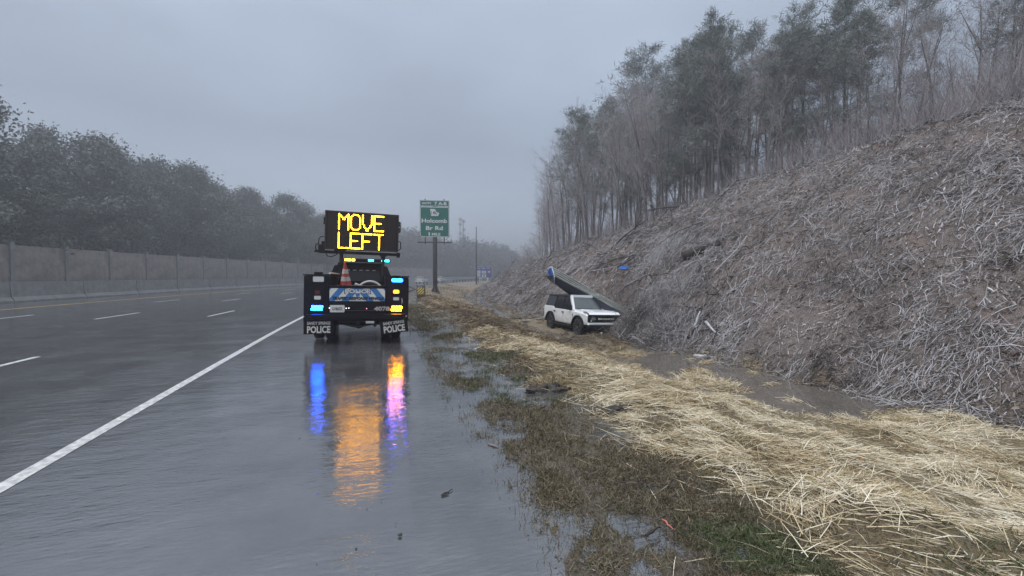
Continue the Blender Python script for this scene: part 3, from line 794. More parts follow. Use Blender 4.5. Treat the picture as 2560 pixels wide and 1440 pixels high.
b = MB(); b.prism([(.74, 1.12), (.76, 1.205), (1.7, 1.195), (2.12, 1.15), (2.25, 1.06), (2.262, .99), (2.0, 1.0)], -.775, .775, 'x', bev=.04)
b.prism([(.80, 1.20), (.80, 1.222), (1.7, 1.215), (2.1, 1.165), (2.1, 1.14)], -.45, .45, 'x', bev=.02); b.build('hood', M_hood, SU)
for s in (-1, 1):
    b = MB(); b.tube([(s * .80, 1.75, 1.14), (s * .80, 1.95, 1.16), (s * .79, 2.2, 1.07)], .022, 6); b.build('fender_rail', M_blackp, SU)
    # flares
    for cy_ in (FA, RA):
        b = MB(); b.prism(arc(cy_, .575, WZ, 6, 174, 14) + arc(cy_, .495, WZ, 174, 6, 14), s * .86, s * .985, 'x', bev=.012); b.build('fender_flare', M_blackp, SU)
    for cy_ in (FA, RA): wheel_parts(SU, s * .83, cy_, WZ, .41, .27, s)
    # doors with handles and windows
    for y0, y1, hy in ((-.16, .84, -.06), (-1.10, -.18, -.98)):
        b = MB(); xx = s * .902
        if y0 > -.5: pl = [(y0, .56), (y1 + .0, .56), (y1 + .02, 1.13), (y0, 1.135)]
        else: pl = [(y0 + .16, .56), (y1, .56), (y1, 1.135), (y0, 1.14), (y0, .80)]
        b.prism(pl, min(xx, xx + s * .014), max(xx, xx + s * .014), 'x', bev=.004); d = b.build('door', M_wp, SU)
        b = MB(); b.box(min(s * .918, s * .955), max(s * .918, s * .955), hy - .10, hy + .08, 1.0, 1.045, ch=.008); b.build('handle', M_blackp, d)
        b = MB()
        X0, X1 = s * .862, s * .705
        ty = lambda y_: y_ if y_ < .5 else .40
        q = [(X0, y0 + .02, 1.17), (X0, y1 - .06, 1.17), (X1, ty(y1 - .06), 1.74), (X1, y0 + .05, 1.74)]
        quad_slab(b, q if s > 0 else q[::-1], .012); b.build('window', M_glass, d)
    b = MB(); q = [(s * .862, -2.2, 1.27), (s * .862, -1.16, 1.27), (s * .705, -1.14, 1.74), (s * .705, -2.12, 1.74)]
    quad_slab(b, q if s > 0 else q[::-1], .012); b.build('quarter_window', M_glass, SU)
    b = MB(); b.box(s * 1.03 - .10, s * 1.03 + .10, .62, .72, 1.17, 1.36, ch=.03); b.box(min(s * .86, s * .97), max(s * .86, s * .97), .64, .69, 1.17, 1.22); b.build('mirror', M_blackp, SU)
    b = MB(); b.tube([(s * .95, -.88, .46), (s * .97, -.8, .43), (s * .97, .8, .43), (s * .95, .88, .46)], .045, 8); b.box(min(s * .8, s * .96), max(s * .8, s * .96), -.6, -.55, .43, .5); b.box(min(s * .8, s * .96), max(s * .8, s * .96), .55, .6, .43, .5); b.build('side_step', M_blackp, SU)
    b = MB(); b.box(s * .80 - .08, s * .80 + .08, -2.36, -2.32, .80, 1.12, ch=.01); b.build('tail_light', M_redl, SU)
    b = MB(); b.box(min(s * .905, s * .915), max(s * .905, s * .915), .90, .93, .86, 1.0); b.build('side_badge', M_blackp, SU)
# cabin shell, roof
b = MB()
lo = [(-.86, -2.24, 1.15), (.86, -2.24, 1.15), (.86, .70, 1.15), (-.86, .70, 1.15)]; hi = [(-.69, -2.16, 1.76), (.69, -2.16, 1.76), (.69, .34, 1.77), (-.69, .34, 1.77)]
b.hexa(lo + hi); b.build('cabin', M_blackp, SU)
b = MB(); b.box(-.715, .715, -2.22, .26, 1.762, 1.835, ch=.03)
for k in range(4): b.box(-.55 + k * .33, -.44 + k * .33, -1.9, .0, 1.835, 1.85)
b.build('roof', pmat('black_roof', (.025, .025, .027), .45, var=.3, vscale=5), SU)
b = MB(); q = [(-.70, .80, 1.19), (.70, .80, 1.19), (.61, .40, 1.75), (-.61, .40, 1.75)]; quad_slab(b, q, .02); wsn = b.build('windscreen', M_wscreen, SU)
fr = MB()
P = [Vector(p) for p in ((-.79, .80, 1.16), (-.70, .37, 1.80), (.70, .37, 1.80), (.79, .80, 1.16))]
def bar(mb, a, c, w_, d_, up=Vector((0, 0, 1))):
    a, c = Vector(a), Vector(c); z = (c - a).normalized(); x_ = z.cross(up).normalized(); y_ = x_.cross(z)
    mb.hexa([a - x_ * w_ - y_ * d_, a + x_ * w_ - y_ * d_, a + x_ * w_ + y_ * d_, a - x_ * w_ + y_ * d_, c - x_ * w_ - y_ * d_, c + x_ * w_ - y_ * d_, c + x_ * w_ + y_ * d_, c - x_ * w_ + y_ * d_])
for a, c in ((P[0], P[1]), (P[3], P[2])): bar(fr, a, c + (c - a) * .02, .055, .055, Vector((1, 0, 0)))
bar(fr, P[1] - Vector((.03, 0, -.005)), P[2] + Vector((.03, 0, .005)), .052, .058, Vector((0, 0, 1)))
fr.build('windscreen_frame', M_hood, SU)
b = MB(); b.tube([(-.5, .83, 1.215), (.1, .815, 1.245)], .012, 5); b.tube([(.05, .83, 1.215), (.62, .815, 1.245)], .012, 5); b.build('wiper', M_blackp, wsn)
# grille with raised lettering, headlights
b = MB(); b.prism(rrect(1.76, .36, .07, 5, 0, .875), 2.255, 2.325, 'y', bev=.012)
for z_ in (.79, .83, .92, .96): b.box(-.46, .46, 2.325, 2.333, z_ - .008, z_ + .008)
gr = b.build('grille', M_blackp, SU)
text('lettering', 'BRONCO', .80, .07, M_silver, SU, (0, 2.345, .878), rot=(R(90), 0, R(180)), bold=.03, ext=.006)
for s in (-1, 1):
    b = MB(); b.lathe([(.105, 2.325), (.115, 2.34), (.095, 2.345), (.085, 2.335), (.001, 2.335)], 22, 'y', M=Matrix.Translation((s * .64, 0, .878)))
    hl = b.build('headlight', M_dsteel, SU)
    b = MB(); b.lathe([(.084, 2.337), (.05, 2.348), (.001, 2.352)], 18, 'y', M=Matrix.Translation((s * .64, 0, .878))); b.build('lens', pmat('headlight_glass', (.12, .13, .135), .1, spec=.8), hl)
    b = MB(); b.box(min(s * .54, s * .78), max(s * .54, s * .78), 2.35, 2.362, .872, .884); b.build('light_strip', M_whitel, hl)
    b = MB(); b.lathe([(.03, 2.328), (.03, 2.345), (.001, 2.348)], 10, 'y', M=Matrix.Translation((s * .74, 0, .79))); b.build('turn_lamp', M_whitel, hl)
b = MB(); b.prism([(-.89, .62), (.89, .62), (.86, .715), (-.86, .715)], 2.20, 2.385, 'y', bev=.025); b.build('lower_lip', M_hood, SU)
b = MB(); b.box(-.90, .90, 2.15, 2.45, .49, .615, ch=.03); b.box(-.50, .50, 2.2, 2.40, .36, .50, ch=.02); b.build('front_bumper', M_blackp, SU)
for s in (-1, 1):
    b = MB(); b.tube([(s * .42, 2.44, .50), (s * .42, 2.50, .51), (s * .42, 2.50, .58), (s * .42, 2.44, .59)], .016, 6); b.build('tow_hook', M_blackp, SU)
b = MB(); b.lathe([(.1, -.12), (.36, -.13), (.40, -.08), (.40, .08), (.36, .13), (.1, .12)], 26, 'y', M=Matrix.Translation((0, -2.48, .95))); b.build('spare_wheel', M_rubber, SU)
b = MB(); b.lathe([(.001, -.05), (.032, -.03), (.045, 0), (.032, .03), (.001, .05)], 10, 'z')
p = Vector((float(CX) - .35, CY - 2.75, 0)); p.z = gz(p.x, p.y) + .05
tag(b.build('pale_stone', pmat('pale_stone', (.55, .53, .52), .6), None, p), 'small pale round stone on the mud below the white car bumper', 'stone')

# ------------------------------------------------------------------ knocked down highway sign lying over the car
def ray(px, py, d): return FW * d + RT * ((px - 1280) / F_PX * d) + Vector((0, 0, CAMZ + (HOR - py) / F_PX * d))
dL, dR = 22.6, 20.6
A0 = ray(1379, 667, dL); A1 = ray(1594, 791, dR)         # top edge ends
B0 = ray(1386, 691, dL - .55); B1 = ray(1582, 796, dR - .35)   # lower edge of the ribbed face
C0 = ray(1385, 708, dL - .40); C1 = ray(1556, 796, dR - .25)   # bottom of the folded navy face
FS = empty('fallen_highway_sign', (B0 + B1) / 2, 'large crumpled highway sign with ribbed aluminium back lying across the white car', 'road sign')
oS = FS.location.copy()
M_rib = pmat('shaded_sign_back', (.022, .024, .022), .7, metal=0, var=.3, vscale=4, bump=.004, bscale=14)  # near-black: the shade between the flanges is put into the plank colour
M_rib2 = pmat('sign_back_flange', (.38, .39, .36), .4, metal=.25, var=.25, vscale=5)
M_navy = pmat('shaded_navy_sign_face', (.008, .012, .026), .45, var=.5, vscale=2)  # blue face darkened to navy, its shadow painted into the colour
M_bsign = pmat('blue_sign_sheet', (.02, .07, .36), .35, var=.2)
M_rim2 = pmat('sign_edge_white', (.50, .56, .66), .45)
nrm = (A1 - A0).cross(B0 - A0).normalized()
if nrm.dot(-(A0 + A1)) < 0: nrm = -nrm          # towards the camera side
NP = 4
for k in range(NP):
    f0, f1 = k / NP, (k + 1) / NP
    q = [A0.lerp(B0, f0), A1.lerp(B1, f0), A1.lerp(B1, f1), A0.lerp(B0, f1)]
    dent = .05 * math.sin(k * 1.7)
    b = MB()
    pr = lambda a, c, n_: [a.lerp(c, i / n_) + nrm * (.02 * math.sin(i * .9 + k) + (.06 if i == n_ else 0) * dent) for i in range(n_ + 1)]
    top, bot = pr(q[0], q[1], 10), pr(q[3], q[2], 10)
    vs_ = []; fs_ = []
    for i in range(11):
        g = bot[i].lerp(top[i], .06)
        vs_ += [g - oS, top[i] - oS, top[i] - nrm * .02 - oS, g - nrm * .02 - oS]
    for i in range(10):
        o_ = i * 4
        for j in range(4): fs_.append((o_ + j, o_ + (j + 1) % 4, o_ + 4 + (j + 1) % 4, o_ + 4 + j))
    fs_ += [(0, 1, 2, 3), (40, 43, 42, 41)]
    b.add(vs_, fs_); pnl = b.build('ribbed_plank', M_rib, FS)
    b = MB(); vs_ = []; fs_ = []
    for i in range(11):
        g = bot[i].lerp(top[i], .03); g2 = bot[i].lerp(top[i], .24)
        vs_ += [g + nrm * .10 - oS, g2 + nrm * .10 - oS, g2 - nrm * .005 - oS, g - nrm * .005 - oS]
    for i in range(10):
        o_ = i * 4
        for j in range(4): fs_.append((o_ + j, o_ + (j + 1) % 4, o_ + 4 + (j + 1) % 4, o_ + 4 + j))
    fs_ += [(0, 1, 2, 3), (40, 43, 42, 41)]
    b.add(vs_, fs_); b.build('flange', M_rib2, pnl)
b = MB()
lo_ = [B0.lerp(B1, i / 10) for i in range(11)]; hi_ = [C0.lerp(C1, i / 10) + Vector((0, 0, -.04 * math.sin(i))) for i in range(11)]
th = Vector((.25, .9, 0)) * .05
vs_ = []; fs_ = []
for i in range(11): vs_ += [lo_[i] - oS, hi_[i] - oS, hi_[i] + th - oS, lo_[i] + th - oS]
for i in range(10):
    for j in range(4): fs_.append((i * 4 + j, i * 4 + (j + 1) % 4, i * 4 + 4 + (j + 1) % 4, i * 4 + 4 + j))
fs_ += [(0, 1, 2, 3), (40, 43, 42, 41)]
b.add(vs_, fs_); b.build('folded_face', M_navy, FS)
# dark sheet put in for the shadow under the sign, down to the car roof
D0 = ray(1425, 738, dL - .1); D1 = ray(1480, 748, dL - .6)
b = MB(); quad_slab(b, [p - oS for p in (C0 + th, C0.lerp(C1, .78) + th, D1, D0)], .03); b.build('shaded_lower_sheet', M_navy, FS)
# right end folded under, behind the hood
b = MB(); quad_slab(b, [p - oS for p in (ray(1490, 741, dR + .9), ray(1545, 772, dR + .5), ray(1556, 803, dR + .5), ray(1505, 778, dR + .9))], .03); b.build('shaded_lower_sheet', M_navy, FS)
b = MB(); quad_slab(b, [p - oS for p in (ray(1513, 755, dR + .3), ray(1521, 760, dR + .3), ray(1526, 774, dR + .3), ray(1518, 774, dR + .3))], .03); b.build('bracket', M_rib2, FS)
# bent left end
E0 = ray(1368.5, 681, dL + .1); E1 = ray(1372, 688, dL + .1)
tri = [A0, ray(1372, 671, dL + .15), E0, E1, ray(1382, 690, dL - .3)]
def sheet(name, pts, th_, mat):
    b = MB(); n_ = len(pts); t_ = Vector((.2, .95, 0)) * th_
    b.add([p - oS for p in pts] + [p + t_ - oS for p in pts], [tuple(range(n_)), tuple(range(2 * n_ - 1, n_ - 1, -1))] + [(i, i + n_, (i + 1) % n_ + n_, (i + 1) % n_) for i in range(n_)])
    return b.build(name, mat, FS)
sheet('bent_flap', tri, .02, M_bsign)
b = MB(); b.tube([p - oS - Vector((0, .02, 0)) for p in (A0, ray(1371.5, 671, dL + .1), E0, E1)], .03, 6); b.tube([p - oS - Vector((0, .03, 0)) for p in (A0, B0, C0)], .028, 6); b.build('edge_trim', M_rim2, FS)
sheet('torn_flap', [ray(1366.5, 690, dL + .3), ray(1383, 688, dL - .2), ray(1385.5, 708, dL - .2), ray(1376, 703, dL + .2), ray(1368, 695, dL + .3)], .02, pmat('dark_sign_back', (.05, .055, .058), .5, var=.3))

# ------------------------------------------------------------------ green exit sign
p = Vector((6.1, 45.0, 0)); p.z = gz(6.1, 45.0)
zb = p.z
ES = empty('exit_sign', p, 'tall green highway exit sign on a single dark steel post', 'road sign', (0, 0, R(-11)))
M_green = pmat('sign_green', (.010, .135, .105), .4, var=.08, vscale=1.5)
M_sw = pmat('sign_white', (.66, .68, .67), .45)
M_post = pmat('sign_post_steel', (.085, .078, .082), .45, metal=.2, var=.5, vscale=1.3)
Z = lambda z_: z_ - zb
b = MB(); b.tube([(0, .35, -.3), (0, .35, Z(8.9))], .23, 16); b.build('post', M_post, ES)
b = MB(); b.box(-.5, .5, -.15, .85, -.1, .10, ch=.01)
for a in range(4):
    b.hexa([(x_ + .35 * 0, y_ + .35, z_) for x_, y_, z_ in ((-.02, .2, .1), (.02, .2, .1), (.02, .46, .1), (-.02, .46, .1), (-.02, .2, .5), (.02, .2, .5), (.02, .24, .5), (-.02, .24, .5))], M=Matrix.Translation((0, .35, 0)) @ Matrix.Rotation(R(90 * a), 4, 'Z') @ Matrix.Translation((0, -.35, 0)))
    b.tube([(.38 * (1 if a % 2 else -1), .35 + .38 * (1 if a > 1 else -1), .1), (.38 * (1 if a % 2 else -1), .35 + .38 * (1 if a > 1 else -1), .22)], .04, 6)
b.build('base_plate', M_post, ES)
W_, ZB, ZT = 2.96, 5.56, 8.62
b = MB(); b.box(-W_ / 2, W_ / 2, -.02, .02, Z(ZB), Z(ZT)); mp_ = b.build('sign_panel', M_green, ES)
b = MB(); ring(b, W_ - .04, ZT - ZB - .04, .22, .055, -.026, -.018, 0, Z((ZB + ZT) / 2)); b.build('border', M_sw, mp_)
b = MB(); b.box(-W_ / 2, W_ / 2, -.02, .02, Z(8.66), Z(9.27)); tp = b.build('exit_tab', M_green, ES)
b = MB(); ring(b, W_ - .04, .57, .12, .04, -.026, -.018, 0, Z(8.965)); b.build('border', M_sw, tp)
S_ = 1 / 110.7
def sx_(a, c): return ((a + c) / 2 - 405) * S_, (c - a) * S_
def sz_(y0, y1): return Z(1.62 + (210 - (y0 + y1) / 2 / 4.5) / 24.6), (y1 - y0) * S_
for s, xa, xb, ya, yb_ in (('EXITS', 270, 367, 121, 144), ('7 A-B', 403, 540, 115, 151), ('Holcomb', 262, 543, 303, 350), ('Br Rd', 308, 495, 385, 430), ('1', 337, 351, 455, 494), ('MILE', 373, 468, 462, 491)):
    (cx_, w_), (cz_, h_) = sx_(xa, xb), sz_(ya, yb_)
    text('lettering', s, w_, h_, M_sw, ES, (cx_, -.03, cz_), bold=.03, ext=.004)
b = MB(); sh = [(355, 195), (405, 195), (420, 212), (438, 228), (455, 243), (447, 262), (443, 272), (366, 272), (360, 240)]
b.prism([((u - 405) * S_, Z(1.62 + (210 - v / 4.5) / 24.6)) for u, v in sh], -.03, -.021, 'y'); b.build('route_shield', M_sw, mp_)
(cx_, w_), (cz_, h_) = sx_(364, 436), sz_(218, 258)
text('lettering', '140', w_, h_, M_blk, ES, (cx_, -.036, cz_), bold=.005)
b = MB()
for x_ in (-.95, .95): b.box(x_ - .05, x_ + .05, .022, .10, Z(4.85), Z(9.42))
b.build('upright', M_dsteel, ES)
b = MB(); b.box(-1.73, 1.73, .05, .15, Z(4.98), Z(5.08)); b.build('cross_arm', M_dsteel, ES)
b = MB(); b.tube([(1.66, .1, Z(5.05)), (1.66, .1, Z(5.80)), (1.40, .1, Z(5.82))], .012, 5); b.tube([(-1.66, .1, Z(5.05)), (-1.66, .1, Z(5.6))], .012, 5); b.build('railing', M_dsteel, ES)

# ------------------------------------------------------------------ barrier end with hazard plate
p = Vector((3.45, 33.2, 0)); p.z = gz(p.x, p.y)
HZ = empty('hazard_barrier_end', p, 'barrier end with yellow and black striped plate at the road edge', 'crash barrier', (0, 0, R(-4)))
b = MB(); b.box(-.28, .28, .02, .75, .05, .66, ch=.02); b.build('impact_head', pmat('grey_box', (.09, .088, .092), .6, var=.3), HZ)
b = MB(); b.box(.10, .36, .55, .85, .0, .92, ch=.02); b.build('end_post', pmat('grey_post', (.10, .10, .105), .6, var=.3), HZ)
b = MB(); b.tube([(-.22, .3, .66), (-.1, .3, .74), (.08, .3, .72)], .05, 8); b.build('cable_clamp', M_galv, HZ)
b = MB(); b.box(-.27, .27, .3, .6, -.1, .2); b.build('foot', M_blackp, HZ)
b = MB(); b.box(-.26, .26, -.01, .01, .24, .76); hp = b.build('hazard_plate', pmat('hazard_black', (.03, .025, .02), .5), HZ)
my = pmat('hazard_yellow', (.72, .56, .10), .45)
for k in range(5):
    pl = [(-.25, .25), (.25, .25), (.25, .75), (-.25, .75)]
    c0 = -.42 + k * .205
    pl = clip_poly(pl, -1, 1, .5 - c0); pl = clip_poly(pl, 1, -1, -(.5 - c0 - .115)) if len(pl) > 2 else pl
    if len(pl) > 2: b = MB(); b.prism(pl, -.015, -.0105, 'y'); b.build('stripe', my, hp)
for k in range(6):
    b = MB(); yk = 2.0 + k * 1.9; b.box(-.05, .12, yk - .06, yk + .06, -.2, .68); b.build('rail_post', M_dsteel, HZ)
b = MB(); b.prism([(u - .14, v) for u, v in wp], .7, 13, 'y'); b.build('rail', M_galv, HZ)

# ------------------------------------------------------------------ blue services sign, pole, second sign
q = on_ground(1210, 708); xs, ysn = 30.0, 121.0; p = Vector((xs, ysn, gz(xs, ysn)))
def far_pt(px, d): v = FW * d + RT * ((px - 1280) / F_PX * d); return v
p = far_pt(1209.5, 124); p.z = gz(p.x, p.y)
SS = empty('services_sign', p, 'blue roadside services sign with white logo plates in the mist', 'road sign', (0, 0, R(-14)))
sc_ = 124 / F_PX
zt, zbm = 1.62 + (690 - 667) * sc_ - p.z, 1.62 + (690 - 694.5) * sc_ - p.z
wS = 41 * sc_
b = MB(); b.box(-wS / 2, wS / 2, -.03, .03, zbm, zt); b.build('sign_panel', pmat('services_blue', (.02, .06, .30), .4), SS)
b = MB(); ring(b, wS, zt - zbm, .1, .06, -.05, -.031, 0, (zt + zbm) / 2); b.build('border', M_sw, SS)
M_lw = pmat('logo_white', (.62, .64, .66), .5); M_lr = pmat('logo_red', (.20, .035, .05), .5); M_lb = pmat('logo_blue', (.02, .05, .26), .4); M_lo = pmat('logo_orange', (.45, .22, .10), .5); M_lg = pmat('logo_grey_green', (.25, .33, .30), .5)
hh = zt - zbm
def lz(x0, x1, y0, y1): return (x0 - 705) / 18 * sc_, (x1 - 705) / 18 * sc_, zt - (y1 - 485) / 18 * sc_, zt - (y0 - 485) / 18 * sc_
for x0, x1, y0, y1, m_, inner in ((370, 555, 655, 790, M_lw, M_lg), (370, 550, 815, 920, M_lw, M_lg), (615, 805, 665, 780, M_lw, M_lg), (620, 805, 830, 955, M_lw, M_lo), (845, 1035, 640, 780, M_lr, M_lw), (835, 1035, 815, 960, M_lb, None)):
    a, c, z0, z1 = lz(x0, x1, y0, y1); b = MB(); b.box(a, c, -.065, -.04, z0, z1); lo_b = b.build('logo_plate', m_, SS)
    if inner:
        b = MB(); b.prism(rrect((c - a) * .55, (z1 - z0) * (.42 if inner is not M_lo else .7), (z1 - z0) * .18, 4, (a + c) / 2, (z0 + z1) / 2), -.075, -.066, 'y'); b.build('logo_mark', inner, lo_b)
a, c, z0, z1 = lz(430, 980, 535, 575)
b = MB()
for k in range(9):
    if k in (2, 6): continue
    b.box(a + (c - a) * k / 9, a + (c - a) * (k + .6) / 9, -.045, -.032, z0, z1)
b.build('header_line', M_lw, SS)
b = MB()
for x_ in (-1.5, 1.45): b.box(x_ - .09, x_ + .09, .04, .2, -.3, zt)
b.build('post', M_dsteel, SS)
# green sign seen under it
p = far_pt(1211, 140); p.z = gz(p.x, p.y) - .3
G2 = empty('far_sign', p, 'small green and white sign glimpsed beneath the blue services sign', 'road sign', (0, 0, R(-14)))
s2 = 140 / F_PX
z0, z1 = 1.62 - (701 - 690) * s2 - p.z, 1.62 - (693 - 690) * s2 - p.z
b = MB(); b.box(-.72, .72, -.03, .03, z0, z1); b.build('sign_panel', pmat('faded_green', (.06, .20, .16), .5), G2)
b = MB(); b.box(-1.9, -.75, -.03, .03, z0 - .1, z1); b.box(.75, 1.5, -.03, .03, z0 - .1, z1); b.build('side_panel', M_lw, G2)
b = MB(); b.box(-.5, -.4, .04, .12, -.3, z1); b.box(.4, .5, .04, .12, -.3, z1); b.build('post', M_dsteel, G2)
# tall pole
p = far_pt(1191, 112); p.z = gz(p.x, p.y)
zt = 1.62 + (690 - 567) * 112 / F_PX
PO = empty('tall_pole', p, 'tall thin dark pole rising behind the guardrail left of the blue sign', 'pole')
b = MB(); b.tube([(0, 0, -.3), (0, 0, (zt - p.z) * .6), (0, 0, zt - p.z)], [.20, .16, .11], 10); b.build('shaft', pmat('pole_dark', (.05, .045, .05), .6), PO)
b = MB(); b.box(-.35, .35, -.3, .3, -.2, .12, ch=.02); b.build('base', M_conc, PO)
p = far_pt(1249.5, 118); p.z = gz(p.x, p.y)
# cell towers
M_tow = pmat('tower_steel', (.16, .16, .17), .6)
for px_, ytop, lab in ((1150.5, 546, 'taller pale cell tower with antenna racks, left of the two beyond the treetops'), (1158.5, 550.5, 'shorter pale cell tower with antenna racks, right of the two beyond the treetops')):
    D_ = 270; p = far_pt(px_, D_); p.z = -2.5
    T_ = empty('cell_tower', p, lab, 'cell tower', (0, 0, R(20)), 'cell towers')
    zt = 1.62 + (690 - ytop) * D_ / F_PX + 2.5
    b = MB(); b.tube([(0, 0, 0), (0, 0, zt)], [.45, .26], 8); b.build('mast', M_tow, T_)
    for dz_ in ((.6, 3.8, 9.2) if px_ < 1155 else (.8, 6.0, 9.4)):
        b = MB(); r_ = .85
        for a in range(3):
            Mx = Matrix.Rotation(R(120 * a), 4, 'Z') @ Matrix.Translation((0, -r_, zt - dz_))
            b.box(-.9, .9, -.05, .05, -.08, .08, M=Mx)
            for x_ in (-.8, 0, .8): b.box(x_ - .15, x_ + .15, -.16, -.05, -.8, .8, M=Mx)
            b.box(-.06, .06, 0, r_, -.06, .06, M=Mx)
        b.build('antenna_rack', M_tow, T_)
# two far cars in the spray
def far_car(px_, d, lab, col):
    p = far_pt(px_, d); p.z = 0
    e_ = empty('distant_car', p, lab, 'car', (0, 0, R(-20)), 'cars driving off in the mist')
    m_ = pmat('far_car_paint', col, .3, coat=.5)
    b = MB(); b.prism([(-2.2, .35), (-2.25, .95), (-1.6, 1.05), (1.0, 1.0), (2.1, .85), (2.2, .4)], -.9, .9, 'x', bev=.06); b.build('body', m_, e_)
    b = MB(); b.hexa([(-.82, -1.9, 1.0), (.82, -1.9, 1.0), (.82, .9, 1.0), (-.82, .9, 1.0), (-.65, -1.4, 1.5), (.65, -1.4, 1.5), (.65, .2, 1.5), (-.65, .2, 1.5)]); b.build('cabin_glass', M_glass, e_)
    b = MB(); b.box(-.66, .66, -1.42, .22, 1.5, 1.56, ch=.02); b.build('roof', m_, e_)
    for s in (-1, 1):
        b = MB(); b.box(s * .7 - .14, s * .7 + .14, -2.27, -2.2, .7, .9); b.build('tail_light', M_redl, e_)
        for y_ in (-1.35, 1.35):
            b = MB(); b.lathe([(.001, -.11), (.33, -.11), (.33, .11), (.001, .11)], 12, 'x', M=Matrix.Translation((s * .8, y_, .33))); b.build('wheel', M_rubber, e_)
far_car(1054.5, 96, 'pale car far off in the misty lanes, left of the sign post', (.6, .6, .62))
far_car(1100, 114, 'pale car far off in the misty lanes, right of the sign post', (.55, .55, .58))

# ------------------------------------------------------------------ trees
M_bark = pmat('wet_bark', (.13, .115, .113), .85, var=.45, vscale=4, bump=.02, bscale=12)
M_twig = pmat('frosted_twigs', (.33, .295, .30), .8, var=.35, vscale=1.0)
M_pine_bark = pmat('pine_bark', (.125, .105, .102), .85, var=.5, vscale=5, bump=.02, bscale=10)
M_needle = pmat('pine_needles', (.07, .085, .065), .7, attr='rnd', ramp=[(.085, .10, .085), (.15, .17, .145), (.25, .27, .25)])
M_leaf = pmat('frosted_leaves', (.10, .12, .10), .7, attr='rnd', ramp=[(.04, .05, .038), (.09, .105, .085), (.19, .205, .20)])
M_far = pmat('far_wood_foliage', (.10, .12, .10), .8, attr='rnd', ramp=[(.045, .048, .04), (.10, .10, .092), (.19, .185, .18)])
MESH = {}
def np_only(*a, **k):
    o = mesh_np(*a, **k); me = o.data; bpy.data.objects.remove(o); return me
def seg_sticks(S, name, mat, n=3):
    """list of (p0,p1,r0,r1) -> tapered prisms, via numpy"""
    P0 = np.array([s[0] for s in S]); P1 = np.array([s[1] for s in S]); r0 = np.array([s[2] for s in S]); r1 = np.array([s[3] for s in S])
    D = P1 - P0; D /= np.linalg.norm(D, axis=1, keepdims=True) + 1e-9
    A = np.cross(D, np.array([.3, .2, .93])); A /= np.linalg.norm(A, axis=1, keepdims=True) + 1e-9; B = np.cross(A, D)
    V = []
    for P, r_ in ((P0, r0), (P1, r1)):
        for j in range(n):
            th = 2 * math.pi * j / n; V.append(P + (A * math.cos(th) + B * math.sin(th)) * r_[:, None])
    V = np.stack(V, 1).reshape(-1, 3); i = np.arange(len(S))[:, None] * 2 * n
    F_ = np.concatenate([i + np.array([j, (j + 1) % n, n + (j + 1) % n, n + j]) for j in range(n)], 0)
    return np_only(name, V, F_, mat, smooth=True)
def bare_tree(seed, h=12.0, fork=.55, spread=1.0, limbs=17, r0=.15, low=.35):
    r = np.random.default_rng(seed)
    T = MB(); S = []
    def path(p, d, L, n, wob, upb):
        pts = [np.array(p, float)]; d = np.array(d, float)
        for i in range(n):
            d = d + r.normal(size=3) * wob + np.array([0, 0, upb]); d /= np.linalg.norm(d)
            pts.append(pts[-1] + d * L / n)
        return pts
    def twigs(p, d, L, rad, lev):
        pts = path(p, d, L, 4, .16, .06)
        for i in range(4): S.append((pts[i], pts[i + 1], rad * (1 - i * .2), rad * (1 - (i + 1) * .2)))
        if lev == 0: return
        for k in range(r.integers(5, 9) if lev > 1 else r.integers(4, 8)):
            i = r.integers(1, 5); q = pts[i]
            dd = np.array(pts[i] - pts[i - 1]); dd /= np.linalg.norm(dd)
            a = r.normal(size=3); a -= dd * a.dot(dd); a /= np.linalg.norm(a)
            nd = dd * .75 + a * .65 + np.array([0, 0, .15])
            twigs(q, nd / np.linalg.norm(nd), L * r.uniform(.35, .6), max(.0065, rad * .58), lev - 1)
    trunks = [path((0, 0, -.4), (r.normal() * .05, r.normal() * .05, 1), h * .96, 10, .035, .05)]
    if fork:
        k = int(10 * fork); q = trunks[0][k]
        a = r.uniform(0, 6.28); trunks.append(path(q, (math.cos(a) * .35, math.sin(a) * .35, 1), h * .96 * (1 - fork) * .95, 7, .05, .07))
    for ti, tr in enumerate(trunks):
        n = len(tr) - 1; rr = r0 if ti == 0 else r0 * .6
        T.tube([Vector(p) for p in tr], [max(.012, rr * (1 - .92 * (i / n) ** .9)) * (1.35 if i == 0 and ti == 0 else 1) for i in range(n + 1)], 7)
        for k in range(limbs if ti == 0 else limbs // 2):
            f = (low if ti == 0 else .1) + (1 - (low if ti == 0 else .1)) * (k + r.random()) / (limbs if ti == 0 else limbs // 2)
            i = min(int(f * n), n - 1); q = tr[i] + (tr[i + 1] - tr[i]) * (f * n - i)
            a = r.uniform(0, 6.28); up = r.uniform(.7, 1.5)
            d = np.array([math.cos(a), math.sin(a), up]); d /= np.linalg.norm(d)
            L = h * r.uniform(.13, .26) * (1.15 - .55 * f) * spread
            twigs(q, d, L, max(.016, rr * .42 * (1.05 - f)), 2)
    return mesh_only(T, 'trunk', M_bark), seg_sticks(S, 'crown', M_twig)
